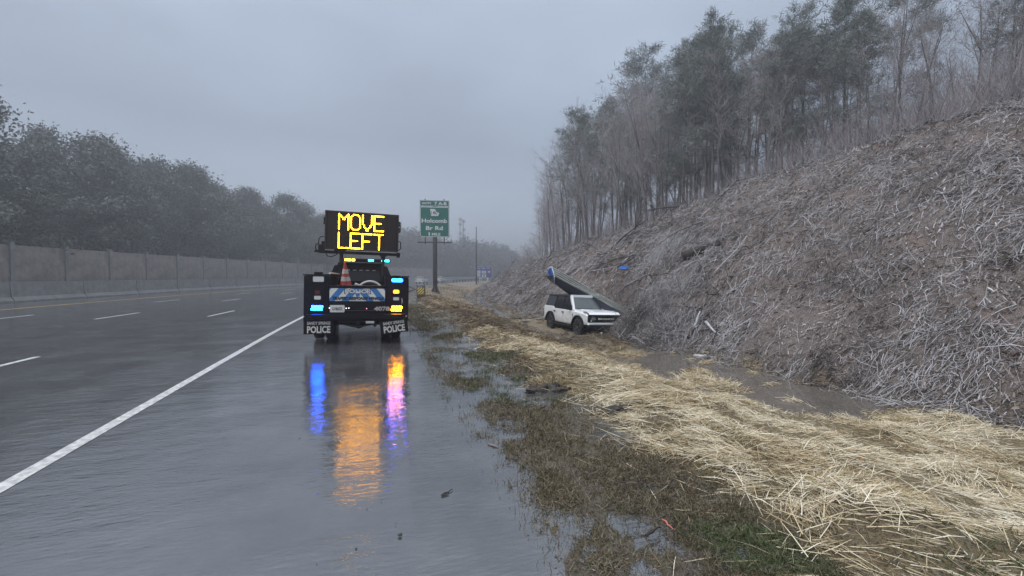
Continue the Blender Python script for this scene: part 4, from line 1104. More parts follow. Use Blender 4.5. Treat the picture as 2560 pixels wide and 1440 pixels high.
def pine_tree(seed, h=15.0, base=.55, r0=.17, dens=1.0, wid=1.0):
    r = np.random.default_rng(seed)
    T = MB(); pts = []; p = np.array([0, 0, -.4]); d = np.array([r.normal() * .03, r.normal() * .03, 1.0])
    for i in range(9):
        pts.append(p.copy()); d = d + r.normal(size=3) * .025; d /= np.linalg.norm(d); p = p + d * (h + .4) / 8
    T.tube([Vector(q) for q in pts], [max(.015, r0 * (1 - .93 * i / 8)) for i in range(9)], 8)
    P = []; Dn = []
    nb = int(38 * dens)
    for k in range(nb):
        f = base + (1 - base) * ((k + r.random()) / nb) ** .9
        if k < 5: f = r.uniform(base * .55, base)
        i = min(int(f * 8), 7); q = pts[i] + (pts[i + 1] - pts[i]) * (f * 8 - i)
        a = r.uniform(0, 6.28); g = (f - base) / (1 - base)
        L = h * wid * (.20 * (1 - max(0, g)) ** .7 * r.uniform(.6, 1.15) + .025)
        d = np.array([math.cos(a), math.sin(a), r.uniform(-.1, .45) + g * .5]); d /= np.linalg.norm(d)
        bp = [q + d * L * j / 3 + np.array([0, 0, -.06 * L * (j / 3) ** 2 + .02 * r.normal()]) for j in range(4)]
        T.tube([Vector(x_) for x_ in bp], [.035 * (1.1 - f), .028 * (1.1 - f) + .004, .016, .008], 4)
        for j in range(int(5 + L * 4.2)):
            s = r.uniform(.35, 1.05); c = q + d * L * s + r.normal(size=3) * (.10 + .11 * L * s)
            nn = 15
            P.append(np.repeat(c[None], nn, 0) + r.normal(size=(nn, 3)) * .12)
            v = r.normal(size=(nn, 3)) + np.array([0, 0, .35]) + d * .5; Dn.append(v / np.linalg.norm(v, axis=1, keepdims=True))
    P = np.concatenate(P); Dn = np.concatenate(Dn); n = len(P)
    V, F_ = blades(P, Dn, r.uniform(.20, .40, n), r.uniform(.02, .04, n), .12, r)
    clump = np.repeat(r.random(n // 15), 15) * .6 + r.random(n) * .4
    return mesh_only(T, 'trunk', M_pine_bark), np_only('crown', V, F_, M_needle, dict(rnd=np.repeat(clump, 6)))
def leafy_tree(seed, h=22.0, w_=.30, n=5200, base=.16, leaf=.55, mat=None):
    r = np.random.default_rng(seed)
    T = MB(); T.tube([(0, 0, -.5), (.1, 0, h * .3), (0, .1, h * .6), (.1, 0, h * .93)], [h * .016, h * .012, h * .008, .03], 7)
    nc = 70; cen = []
    for k in range(nc):
        f = base + (1 - base) * (k + r.random()) / nc; a = r.uniform(0, 6.28)
        ra = h * w_ * (math.sin(math.pi * min(1, max(0, (f - base) / (1 - base)) ** .75)) ** .6) * r.uniform(.45, 1.0)
        cen.append((ra * math.cos(a), ra * math.sin(a), h * f * .97))
        T.tube([(0, 0, h * f * .86), (ra * .5 * math.cos(a), ra * .5 * math.sin(a), h * f * .93), cen[-1]], [h * .004, h * .003, .01], 3)
    cen = np.array(cen); ci = r.integers(0, nc, n)
    P = cen[ci] + r.normal(size=(n, 3)) * np.array([1, 1, .75]) * h * .040
    D = r.normal(size=(n, 3)); D /= np.linalg.norm(D, axis=1, keepdims=True)
    V, F_ = blades(P, D, r.uniform(.5, 1.1, n) * leaf, r.uniform(.3, .6, n) * leaf, .15, r)
    rn = np.clip(r.random(nc)[ci] * .5 + r.random(n) * .5, 0, 1)
    return mesh_only(T, 'trunk', M_bark), np_only('crown', V, F_, mat or M_leaf, dict(rnd=np.repeat(rn, 6)))
def make_tree(name, meshes, loc, h_scale, rotz, label, cat, group=None, wide=1.0):
    e_ = empty(name, loc, label, cat, (0, 0, rotz), group); e_.scale = (h_scale * wide, h_scale * wide, h_scale)
    link('trunk', meshes[0], e_); link('crown', meshes[1], e_); return e_
BARE = [bare_tree(10 + k, 12, fk, sp, 18, r0, lw) for k, (fk, sp, r0, lw) in enumerate([(0, 1, .10, .3), (.5, .9, .11, .32), (.35, 1.0, .10, .35), (0, .85, .075, .35), (.6, 1.1, .12, .28), (0, 1.2, .09, .15), (.45, .9, .085, .25)])]
PINE = [pine_tree(40 + k, 15, bs, r0, dn, wd) for k, (bs, r0, dn, wd) in enumerate([(.52, .12, 1.0, 1.1), (.60, .105, .8, .95), (.46, .14, 1.2, 1.25), (.62, .11, .75, 1.05)])]
SHRUB = [bare_tree(70 + k, 3.2, 0, 2.4, 22, .05, .02) for k in range(3)]
# hilltop wood: wanted height of the tree tops against the sky, by photo column
TOPX = [1180, 1345, 1360, 1410, 1440, 1470, 1500, 1530, 1560, 1600, 1640, 1690, 1740, 1785, 1820, 1950, 2200, 2560]
TOPY = [560, 470, 420, 330, 245, 240, 225, 205, 150, 140, 150, 135, 110, 58, 70, 30, -40, -120]
def solve_y(px, t):
    """y on the lateral t curve seen at photo column px (near crossing)"""
    yy = np.linspace(4, 120, 1200); xx = road_x(t, yy)
    pp = 1280 + F_PX * (xx * RT.x + yy * RT.y) / (xx * FW.x + yy * FW.y)
    return float(yy[np.argmin(np.abs(pp - px))])
spots = []
r = np.random.default_rng(5)
tries = 0
# special trees first
def crest_tree(kind, px, t, top, label, group=None, wide=1.0, name=None):
    y = solve_y(px, t); x = float(road_x(t, y)); z = gz(x, y)
    _, _, d = project(x, y, z)
    H = CAMZ + (HOR - top) * d / F_PX - z
    base_h = {'b': 12.0, 'p': 15.0, 's': 3.2}[kind[0]]
    lib = {'b': BARE, 'p': PINE, 's': SHRUB}[kind[0]]
    s = max(.3, H / {'b': 13.2, 'p': 15.2, 's': 3.6}[kind[0]])
    spots.append((x, y))
    return make_tree(name or {'b': 'bare_tree', 'p': 'pine_tree', 's': 'shrub'}[kind[0]], lib[int(kind[1])], (x, y, z), s, r.uniform(0, 6.28), label, {'b': 'tree', 'p': 'tree', 's': 'shrub'}[kind[0]], group, wide)
crest_tree('p2', 1778, 22.5, 60, 'tallest dark pine with a full crown at the right end of the hilltop wood')
crest_tree('p0', 1806, 25, 85, 'pine close beside the tallest pine at the right end of the hilltop')
crest_tree('b4', 1618, 22.0, 142, 'tall bare tree with a forked trunk standing out in front of the hilltop pines')
crest_tree('b1', 1580, 25.0, 150, 'tall bare tree with fine upright twigs against the sky, left of the forked tree')
crest_tree('p2', 1705, 23.0, 125, 'dark broad pine left of the tallest pine on the hilltop', wide=1.05)
crest_tree('p1', 1440, 24.0, 300, 'leftmost pine whose branches reach out over the hilltop bare trees', wide=1.2)
crest_tree('p0', 1478, 24.5, 275, 'second pine from the left in the hilltop wood', wide=1.1)
crest_tree('p3', 1530, 24, 255, 'third pine from the left in the hilltop wood', wide=1.1)
crest_tree('b5', 1362, 21.5, 478, 'low spreading bare tree at the left end of the hilltop wood', wide=1.35)
crest_tree('b5', 1385, 22.5, 420, 'rounded bare tree second from the left end of the hilltop wood', wide=1.2)
def size(H): return 'short' if H < 9 else 'mid-sized' if H < 12 else 'tall'
def row(t): return 'in the front row' if t < 24.5 else 'in the middle rows' if t < 30 else 'at the back'
def sect(px): return 'at its left end' if px < 1420 else 'above the white car' if px < 1530 else 'above the blue plastic piece' if px < 1640 else 'uphill of the dark log' if px < 1800 else 'right of the tallest pine'
while len(spots) < 170 and tries < 9000:
    tries += 1
    t = 21.4 + abs(r.normal()) * 9; px = r.uniform(1335, 2600) if r.random() < .82 else r.uniform(1335, 1500)
    if px > 1840 and r.random() < .45: continue
    y = solve_y(px, t); x = float(road_x(t, y))
    if min((x - a) ** 2 + (y - b_) ** 2 for a, b_ in spots) < 1.1: continue
    z = gz(x, y); _, _, d = project(x, y, z)
    top = np.interp(px, TOPX, TOPY)
    pine = r.random() < (.30 if px > 1650 else .12 if px > 1420 else .0) and t > 23
    H = (CAMZ + (HOR - top) * d / F_PX - z) * r.uniform(.62, 1.0)
    if not 5 < H < 24: continue
    spots.append((x, y))
    if pine:
        make_tree('pine_tree', PINE[r.integers(0, 4)], (x, y, z), H / 15, r.uniform(0, 6.28), f'{size(H)} straight pine {row(t)} of the wood, {sect(px)}', 'tree', 'pines in the hilltop wood', r.uniform(.9, 1.25))
    else:
        make_tree('bare_tree', BARE[r.integers(0, 7)], (x, y, z), H / 13.2, r.uniform(0, 6.28), f'{size(H)} leafless tree {row(t)} of the wood, {sect(px)}', 'tree', 'leafless trees in the hilltop wood', r.uniform(.85, 1.25))
# woodland undergrowth: thin saplings and brush between and behind the trunks
n = 26000; q = np.random.default_rng(8)
yy_ = np.exp(q.uniform(math.log(6), math.log(118), n)); tt_ = 21.2 + np.abs(q.normal(size=n)) * 14; xx_ = road_x(tt_, yy_)
D = q.normal(size=(n, 3)) * np.array([.35, .35, .12]) + np.array([0, 0, .8]); D /= np.linalg.norm(D, axis=1, keepdims=True)
V, F_ = sticks(np.stack([xx_, yy_, ground_t(tt_, yy_, xx_) + q.random(n) * 1.6 * sstep(21.5, 24, tt_)], 1), D, q.uniform(.6, 2.6, n), q.uniform(.006, .014, n), .14, q)
tag(mesh_np('undergrowth', V, F_, M_twig), 'thin grey saplings and brush under the hilltop wood', 'undergrowth', None, 'stuff')
# bushes at the far end of the bank
for k, (px, t, top) in enumerate(((1296, 17, 628), (1308, 19, 622), (1320, 18, 618), (1332, 20, 612), (1345, 21, 600), (1283, 14, 650), (1270, 12, 658), (1314, 14, 640))):
    crest_tree('s%d' % (k % 3), px, t, top, 'grey leafless bush in the thicket where the bank runs out', 'bushes at the far end of the bank', wide=1.4)
# single bare trees near the blue sign
for px, d, top, lab in ((1249, 125, 618, 'lone thin bare tree just right of the blue services sign'), (1232, 128, 672, 'short leaning bare trunk touching the right edge of the blue services sign')):
    p = far_pt(px, d); p.z = gz(p.x, p.y); H = CAMZ + (HOR - top) * d / F_PX - p.z
    make_tree('bare_tree', BARE[3 if d < 127 else 0], p, H / 12.3, 1.0, lab, 'tree', None, .9 if d < 127 else .35)

# trees behind the sound wall, left
LEAFY = [leafy_tree(90 + k, 22, w2, 15000, bs, leaf=.40) for k, (w2, bs) in enumerate(((.27, .10), (.32, .06), (.22, .12)))]
r = np.random.default_rng(12)
lw = []
for y, t, H in ((118, -43, 21.5), (126, -44, 20.5), (134, -44, 19.0), (143, -44, 17.5), (111, -47, 21), (152, -45, 17.5), (160, -46, 18)):
    lw.append((y, t, H))
for k in range(24): lw.append((42 + k * 3.0 + r.uniform(-1, 1), -43 - r.uniform(0, 9), r.uniform(17, 22)))
for k, (y, t, H) in enumerate(lw):
    x = float(road_x(t, y))
    lab, grp = ('frosted grey-green tree behind the sound wall, ' + ('at the near left end' if y < 62 else 'left of its middle' if y < 82 else 'right of its middle' if y < 104 else 'at the far end behind the truck'), 'trees behind the sound wall')
    if k == 0: lab, grp = 'tallest frosted tree behind the sound wall, at the far left above the truck', None
    make_tree('frosted_tree', LEAFY[k % 3], (x, y, -.2), H / 22, r.uniform(0, 6.28), lab, 'tree', grp, r.uniform(.9, 1.2))

# far wood along the outside of the curve, one mass
r = np.random.default_rng(31)
allV, allF, allR, off = [], [], [], 0
def far_proto(seed, n, tall):
    q = np.random.default_rng(seed)
    nc = 26; f = q.random(nc); a = q.uniform(0, 6.28, nc)
    ra = .26 * np.sin(np.pi * (f * .86 + .08)) ** .7 * q.uniform(.3, 1, nc) * (0.75 if tall else 1)
    cen = np.stack([ra * np.cos(a), ra * np.sin(a), .12 + f * .82], 1); ci = q.integers(0, nc, n)
    P = cen[ci] + q.normal(size=(n, 3)) * .05
    D = q.normal(size=(n, 3)) + np.array([0, 0, .7]); D /= np.linalg.norm(D, axis=1, keepdims=True)
    V, F_ = blades(P, D, q.uniform(.03, .075, n), q.uniform(.010, .026, n), .15, q)
    rn = np.repeat(np.clip(q.random(nc)[ci] * .5 + q.random(n) * .5, 0, 1), 6)
    Vt, Ft = sticks(np.array([[0, 0, 0.]]), np.array([[0, 0, 1.]]), np.array([.95]), np.array([.012]), .01, q)
    return np.concatenate([V, Vt]), np.concatenate([F_, Ft + len(V)]), np.concatenate([rn, np.zeros(len(Vt))])
protos = [far_proto(200 + k, 420, k % 2) for k in range(6)]
def plant_far(x, y, z, H, dark):
    global off
    V, F_, rn = protos[r.integers(0, 6)]
    a = r.uniform(0, 6.28); c, s = math.cos(a), math.sin(a)
    Q = V * np.array([H * r.uniform(.9, 1.4), H * r.uniform(.9, 1.4), H])
    Q = np.stack([Q[:, 0] * c - Q[:, 1] * s + x, Q[:, 0] * s + Q[:, 1] * c + y, Q[:, 2] + z], 1)
    allV.append(Q); allF.append(F_ + off); allR.append(np.clip(rn * .8 + dark, 0, 1)); off += len(Q)
for k in range(430):
    y = r.uniform(150, 345); t = -42 - abs(r.normal()) * 30
    x = float(road_x(t, y)); px, _, d = project(x, y, 0)
    top = np.interp(px, [700, 1000, 1060, 1120, 1180, 1200, 1250, 1290, 1310, 1400], [560, 566, 575, 596, 592, 603, 608, 632, 645, 650])
    H = CAMZ + (HOR - top) * d / F_PX + 1.5
    plant_far(x, y, -1.5, H * r.uniform(.72, 1.0), r.uniform(-.1, .2))
for k in range(160):      # undergrowth along the edge of it
    y = r.uniform(110, 330); t = -39.5 - r.random() * 3
    plant_far(float(road_x(t, y)), y, -.5, r.uniform(4, 9), r.uniform(0, .35))
fw = mesh_np('far_wood', np.concatenate(allV), np.concatenate(allF), M_far, dict(rnd=np.concatenate(allR)))
tag(fw, 'misty grey wood far off beyond the bend of the highway', 'wood', None, 'stuff')

# ------------------------------------------------------------------ straw, grass
r = np.random.default_rng(77)
M_straw = pmat('loose_straw', (.5, .4, .2), .55, attr='rnd', ramp=[(.085, .058, .034), (.21, .15, .085), (.46, .36, .20), (.67, .575, .40), (.80, .74, .60)])
def ground_dirs(n, tilt, r):
    a = r.uniform(0, 2 * math.pi, n); e_ = r.normal(size=n) * tilt
    return np.stack([np.cos(a) * np.cos(e_), np.sin(a) * np.cos(e_), np.abs(np.sin(e_)) * .9], 1)
n = 420000
y = np.exp(r.uniform(math.log(1.0), math.log(40), n)); t = r.uniform(.6, 9.2, n)
x = road_x(t, y)
m = straw_mask(t, y) * (1 - .7 * np.exp(-((y - 17) / 3.6) ** 2 - ((t - 5.5) / 4.0) ** 2))
d = x * FW.x + y * FW.y; px = 1280 + F_PX * (x * RT.x + y * RT.y) / np.maximum(d, .1)
keep = (r.random(n) < m * (.10 + .90 * sstep(.39, .60, fbm(x * 1.6, y * 1.6, 55) * .6 + .4 * fbm(x * 5, y * 5, 56)))) & (d > .4) & (px < 4200) & (r.random(n) < np.where(px > 1900, .5, 1))
x, y, t, d = x[keep], y[keep], t[keep], d[keep]; n = len(x)
z = ground_t(t, y, x)
okp = z > -.90; x, y, t, d, z = x[okp], y[okp], t[okp], d[okp], z[okp]; n = len(x)
heap = fbm(x * 1.7, y * 1.7, 5) - .5
D = ground_dirs(n, .22, r)
# combed direction in patches
pa = fbm(x * .9, y * .9, 61) * 9; k = r.random(n) < .6
aa = pa + r.normal(size=n) * .45; D[k, 0] = np.cos(aa[k]); D[k, 1] = np.sin(aa[k]); D /= np.linalg.norm(D, axis=1, keepdims=True)
P = np.stack([x, y, z + r.random(n) * (.010 + .035 * np.clip(heap * 4, 0, 1)) + .004], 1)
L = r.uniform(.07, .26, n) * (1 + .02 * d); W = r.uniform(.0026, .0052, n) + .00034 * d
V, F_ = blades(P - D * (L * .5)[:, None] * np.array([1, 1, 0]), D, L, W, .10, r)
shade = fbm(x * 1.1, y * 1.1, 71)
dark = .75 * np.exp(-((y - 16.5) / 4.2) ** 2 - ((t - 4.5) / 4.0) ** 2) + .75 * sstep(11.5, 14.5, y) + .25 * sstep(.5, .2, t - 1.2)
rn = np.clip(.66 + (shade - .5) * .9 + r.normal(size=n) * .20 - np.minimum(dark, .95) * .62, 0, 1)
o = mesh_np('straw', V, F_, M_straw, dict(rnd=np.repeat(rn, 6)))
tag(o, 'pale wet straw mulch scattered thickly over the roadside verge', 'straw', None, 'stuff')
# stray stalks over the mud
n = 2600
y = np.exp(r.uniform(math.log(1.3), math.log(14), n)); t = r.uniform(.2, 2.2, n) ; x = road_x(t, y); z = np.maximum(ground_t(t, y, x), -.02) + .006
L = r.uniform(.06, .24, n); D = ground_dirs(n, .08, r); Pn = np.stack([x, y, z], 1)
kk = r.random(n) < sstep(.1, 1.6, t) * .6 + .08
V, F_ = blades(Pn[kk], D[kk], L[kk], r.uniform(.003, .006, n)[kk], .1, r)
tag(mesh_np('stray_straw', V, F_, M_straw, dict(rnd=np.repeat(np.clip(r.normal(.55, .2, kk.sum()), 0, 1), 6))), 'single pale straw stalks strewn over the mud', 'straw', None, 'stuff')
# grass
M_grass = pmat('wet_grass', (.06, .08, .03), .6, attr='rnd', ramp=[(.19, .145, .095), (.115, .098, .058), (.075, .086, .036), (.10, .125, .05)])
n = 420000
y = np.exp(r.uniform(math.log(1.0), math.log(26), n)); t = r.uniform(-.6, 3.2, n); x = road_x(t, y)
gn = fbm(x * 1.25, y * 1.25, 81); gn2 = fbm(x * 4.5, y * 4.5, 85)
z = ground_t(t, y, x)
mk = .18 + .82 * sstep(.38, .56, gn * .6 + gn2 * .4); mk = mk * sstep(-.5, .1, t) * (1 - .85 * straw_mask(t, y)) * (1 - .7 * sstep(11, 15, y))
edge = np.exp(-((t - .35 - (gn2 - .5) * .8) / .3) ** 2) * .35 * sstep(3.5, 5, y)
keep = (r.random(n) < np.clip(mk + edge, 0, 1)) & (z > -.045)
x, y, t, z, gn = x[keep], y[keep], t[keep], z[keep], gn[keep]; n = len(x)
D = ground_dirs(n, .75, r); L = r.uniform(.02, .075, n) * (1 + .03 * y); W = r.uniform(.0022, .0042, n) + .0006 * y
V, F_ = blades(np.stack([x, y, z - .004], 1), D, L, W, .25, r)
green = sstep(.50, .62, fbm(x * .9, y * .9, 91)) * (1 - .4 * sstep(5, 9, y))
rn = np.clip(.22 + green * .6 + r.normal(size=n) * .16, 0, 1)
tag(mesh_np('grass', V, F_, M_grass, dict(rnd=np.repeat(rn, 6))), 'short wet green and brown grass growing out of the mud', 'grass', None, 'stuff')
# dead grass on the verge further off
n = 42000
y = np.exp(r.uniform(math.log(11), math.log(85), n)); t = r.uniform(.6, 9, n); x = road_x(t, y); z = ground_t(t, y, x)
keep = (r.random(n) < (.25 + .75 * sstep(.4, .6, fbm(x * .7, y * .7, 95))) * sstep(.5, 2.2, t + (fbm(x, y, 96) - .5) * 2)) & (z > -.88); x, y, t, z = x[keep], y[keep], t[keep], z[keep]; n = len(x)
D = ground_dirs(n, .5, r); L = r.uniform(.08, .2, n); W = .004 + .0007 * y
V, F_ = blades(np.stack([x, y, z], 1), D, L, W, .2, r)
rn = np.clip(.42 + (fbm(x * .5, y * .5, 97) - .5) * 1.2 + r.normal(size=n) * .14 - .5 * np.exp(-((y - 16.5) / 4.5) ** 2), 0, 1)
tag(mesh_np('dead_grass', V, F_, M_straw, dict(rnd=np.repeat(rn * .8, 6))), 'flattened tan grass on the verge behind the truck', 'grass', None, 'stuff')

# ------------------------------------------------------------------ cleared bank: leaf litter, twigs, branches
M_litter = pmat('bank_leaf_litter', (.2, .15, .13), .8, attr='rnd', ramp=[(.030, .023, .019), (.125, .098, .078), (.24, .20, .175), (.40, .37, .36), (.62, .61, .63)])  # darkest ramp colour also paints shade in the gaps on the bank
M_stick = pmat('bank_sticks', (.2, .18, .17), .75, attr='rnd', ramp=[(.025, .021, .019), (.09, .078, .072), (.25, .23, .225), (.43, .415, .425), (.60, .595, .62)])
def bank_points(n, r, pmin=1180, pmax=3900, tlo=8.0, thi=22.5):
    y = np.exp(r.uniform(math.log(1.4), math.log(125), n * 3)); t = r.uniform(tlo, thi, n * 3); x = road_x(t, y)
    px = 1280 + F_PX * (x * RT.x + y * RT.y) / (x * FW.x + y * FW.y)
    ok = (px > pmin) & (px < pmax) & (r.random(n * 3) < np.where(px > 2700, .4, np.where(px > 1850, .62, 1))); return x[ok][:n], y[ok][:n], t[ok][:n]
def slope_dirs(x, y, tilt, r, along_=.55):
    """unit directions lying on the slope; many run up-slope, as bulldozed brush does"""
    n = len(x); e_ = .15
    gx = (ground(x + e_, y) - ground(x - e_, y)) / (2 * e_); gy = (ground(x, y + e_) - ground(x, y - e_)) / (2 * e_)
    gx = np.clip(gx, -.9, 1.4); gy = np.clip(gy, -.9, .9)
    a = np.where(r.random(n) < along_, r.normal(.1, .5, n), r.uniform(0, 6.28, n)); a = np.where(r.random(n) < .5, a, a + math.pi)
    dx, dy = np.cos(a), np.sin(a)
    D = np.stack([dx, dy, dx * gx + dy * gy + r.normal(size=n) * tilt], 1)
    return D / np.linalg.norm(D, axis=1, keepdims=True)
x, y, t = bank_points(150000, r); kk = r.random(len(x)) < .35 + .8 * sstep(.35, .6, fbm(x * .7, y * .7, 119)); x, y, t = x[kk], y[kk], t[kk]; n = len(x); d = x * FW.x + y * FW.y
red = fbm(x * .5, y * .5, 111)
D = slope_dirs(x, y, .45, r, .3)
V, F_ = blades(np.stack([x, y, ground(x, y) + r.random(n) * .05], 1), D, r.uniform(.05, .15, n) * (1 + .012 * d), r.uniform(.010, .03, n) * (1 + .02 * d), .3, r)
rn = np.clip(.50 + (fbm(x * 1.5, y * 1.5, 113) - .5) * .9 - .35 * sstep(.52, .66, red) + r.normal(size=n) * .2, 0, 1)
tag(mesh_np('leaf_litter', V, F_, M_litter, dict(rnd=np.repeat(rn, 6))), 'brown and frosted leaf litter covering the cleared bank', 'leaf litter', None, 'stuff')
x, y, t = bank_points(150000, r); n = len(x); d = x * FW.x + y * FW.y
clus = fbm(x * .55, y * .55, 121); kk = r.random(n) < .25 + .9 * sstep(.38, .6, fbm(x * .8, y * .8, 123)); x, y, t, d, clus = x[kk], y[kk], t[kk], d[kk], clus[kk]; n = len(x)
D = slope_dirs(x, y, .28, r, .5)
L = r.uniform(.15, .55, n) * (.75 + 1.2 * r.random(n) ** 5) ; r0 = r.uniform(.0025, .0065, n) * (1 + L * .6) + .0002 * d
V, F_ = sticks(np.stack([x, y, ground(x, y) + r.random(n) ** 2 * .16 * (.5 + clus)], 1), D, L, r0, .12, r)
rn = np.clip(.48 + (fbm(x * 1.1, y * 1.1, 131) - .5) * 1.3 + r.normal(size=n) * .26, 0, 1)
tag(mesh_np('brushwood', V, F_, M_stick, dict(rnd=np.repeat(rn, 9))), 'tangle of frosted twigs and brushwood covering the cleared bank', 'brushwood', None, 'stuff')
# tangled twig heaps
def heap(name, px, py, rad, n, label, tone, curl=.3):
    p = on_ground(px, py); a = r.normal(size=(n, 3)) * np.array([rad, rad, rad * .25])
    x = p.x + a[:, 0]; y = p.y + a[:, 1]; z = ground(x, y) + np.abs(a[:, 2]) * np.exp(-(a[:, 0] ** 2 + a[:, 1] ** 2) / rad ** 2 / 2)
    D = slope_dirs(x, y, .7, r, .35)
    V, F_ = sticks(np.stack([x, y, z], 1), D, r.uniform(.35, 1.1, n), r.uniform(.004, .010, n), curl, r)
    tag(mesh_np(name, V, F_, M_stick, dict(rnd=np.repeat(np.clip(r.normal(tone, .18, n), 0, 1), 9))), label, 'brushwood', None, 'stuff')
heap('twig_heap', 1660, 750, .75, 1500, 'grey fine twig heap on the bank right of the fallen sign', .62, .45)
heap('twig_heap', 1660, 850, .55, 900, 'dark tangle of twigs at the foot of the bank above the straw', .35, .4)
heap('twig_heap', 1590, 805, .45, 800, 'reddish dark twig pile beside the nose of the white car', .22, .4)
heap('twig_heap', 1665, 628, .8, 900, 'pale green-grey dead plants high on the bank under the long thin branches', .78, .4)
heap('twig_heap', 1690, 840, .40, 500, 'frosted pale twig tangle low on the bank near the pond', .8, .45)

# individual branches
M_br = [pmat('branch_dark', (.040, .033, .030), .8, var=.5, vscale=6, bump=.01, bscale=30), pmat('branch_grey', (.15, .135, .13), .8, var=.5, vscale=6, bump=.01, bscale=30), pmat('branch_pale', (.42, .41, .42), .75, var=.4, vscale=5, bump=.008, bscale=30), pmat('branch_orange', (.23, .14, .085), .8, var=.4, vscale=8, bump=.008, bscale=30)]
def branch_mesh(seed, L, rad, mat, bend=.12, nsub=3):
    q = np.random.default_rng(seed); b = MB(); n = 7
    d = np.array([1.0, 0, 0]); p = np.zeros(3); pts = [p.copy()]
    for i in range(n):
        d = d + q.normal(size=3) * bend * np.array([0, 1, .6]); d /= np.linalg.norm(d); p = p + d * L / n; pts.append(p.copy())
    b.tube([Vector(v) for v in pts], [rad * (1 - .6 * i / n) * q.uniform(.9, 1.12) for i in range(n + 1)], 7)
    o = b.build('fallen_branch', mat); me = o.data; bpy.data.objects.remove(o)
    side = []
    for k in range(nsub):
        i = q.integers(2, n); b2 = MB(); dd = np.array(pts[i] - pts[i - 1]); dd /= np.linalg.norm(dd)
        a = q.normal(size=3) * np.array([.3, 1, .8]); nd = dd * .8 + a / np.linalg.norm(a) * .7; nd /= np.linalg.norm(nd); Ls = L * q.uniform(.18, .4)
        s_ = [Vector(pts[i] + nd * Ls * f + np.array([0, 0, .06 * f * f * Ls])) for f in (0, .35, .7, 1)]
        b2.tube(s_, [rad * .5, rad * .4, rad * .28, rad * .15], 5)
        o = b2.build('side_shoot', mat); side.append(o.data); bpy.data.objects.remove(o)
    return me, side
def place_branch(meshes, p, D, label, group=None, name='fallen_branch', s=1.0, roll=0.0, cat='branch'):
    me, side = meshes
    o = link(name, me, None, p); D = Vector(D).normalized()
    o.rotation_mode = 'QUATERNION'
    o.rotation_quaternion = D.to_track_quat('X', 'Z') @ Vector((1, 0, 0)).rotation_difference(Vector((1, 0, 0)))
    o.scale = (s, s, s); tag(o, label, cat, group)
    for m_ in side: link('side_shoot', m_, o)
    return o
def log_between(pxa, pxb, rad, mat, label, seed, bend=.06, nsub=2, lift=.08, name='fallen_branch', cat='branch'):
    a = on_ground(*pxa); c = on_ground(*pxb); a.z += lift; c.z += lift
    L = (c - a).length
    return place_branch(branch_mesh(seed, L, rad, M_br[mat], bend, nsub), a, c - a, label, None, name, 1.0, 0, cat)
# the ones that stand out
o = log_between((1708, 662), (1797, 620), .26, 0, 'thick dark fallen log lying high on the bank', 301, .02, 2, .26, 'fallen_log', 'log')
log_between((1571, 613), (1613, 604), .05, 0, 'short straight dark stick alone high on the bank', 302, .02, 0)
log_between((1722, 860), (1755, 792), .055, 0, 'dark upright branch standing out from the foot of the bank', 303, .10, 1, .14)
log_between((1766, 818), (1805, 850), .055, 2, 'bent white branch at the right edge of the bank', 304, .16, 0, .14)
log_between((1736, 838), (1748, 802), .05, 2, 'short white branch stub beside the dark upright branch', 305, .14, 0, .16)
log_between((1738, 899), (1797, 906), .06, 2, 'long pale log lying along the pond edge', 306, .03, 1)
log_between((1582, 850), (1632, 874), .045, 2, 'pale straight branch slanting down onto the straw', 307, .03, 1)
log_between((1612, 728), (1640, 699), .05, 1, 'short cut grey log end on the bank above the twig heap', 308, .04, 0, .10, 'fallen_log', 'log')
log_between((1562, 722), (1620, 699), .035, 2, 'straight white pole lying across the bank below the blue plastic piece', 309, .03, 1, .12)
log_between((1590, 733), (1604, 722), .055, 3, 'orange-brown broken wood chunk on the bank', 310, .06, 0, .08)
log_between((1516, 727), (1527, 705), .04, 3, 'orange snapped branch standing on the bank above the fallen sign', 311, .12, 1, .12)
log_between((1688, 630), (1778, 590), .028, 1, 'long thin arching grey branch above the dark log', 312, .05, 2, .12)
log_between((1543, 676), (1600, 645), .035, 0, 'curved dark branch just above the blue plastic piece', 313, .10, 1, .12)
log_between((1480, 683), (1548, 672), .03, 2, 'pale forked branch left of the blue plastic piece', 314, .06, 2, .10)
log_between((1655, 786), (1765, 775), .035, 0, 'long horizontal dark branch across the lower bank', 315, .05, 3, .16)
log_between((1787, 735), (1815, 685), .03, 1, 'curved grey sapling lying near the right edge of the bank', 316, .12, 1, .2)
log_between((1290, 772), (1375, 738), .04, 1, 'grey branch running up the bank behind the white car', 317, .05, 3, .12)
log_between((1300, 778), (1358, 752), .03, 2, 'thin pale branch lying low on the bank left of the white car', 318, .05, 2, .10)
log_between((1298, 806), (1362, 800), .035, 2, 'white branch on the ground at the rear wheel of the white car', 319, .04, 1, .05)
log_between((1625, 700), (1700, 690), .03, 0, 'dark split branch on the bank right of the white pole', 320, .06, 1, .12)
log_between((1720, 880), (1778, 838), .03, 1, 'straight grey pole near the pond on the lower bank', 321, .03, 0, .12)
log_between((1783, 870), (1800, 838), .028, 0, 'thin dark twig standing beside the bent white branch', 322, .08, 1, .14)
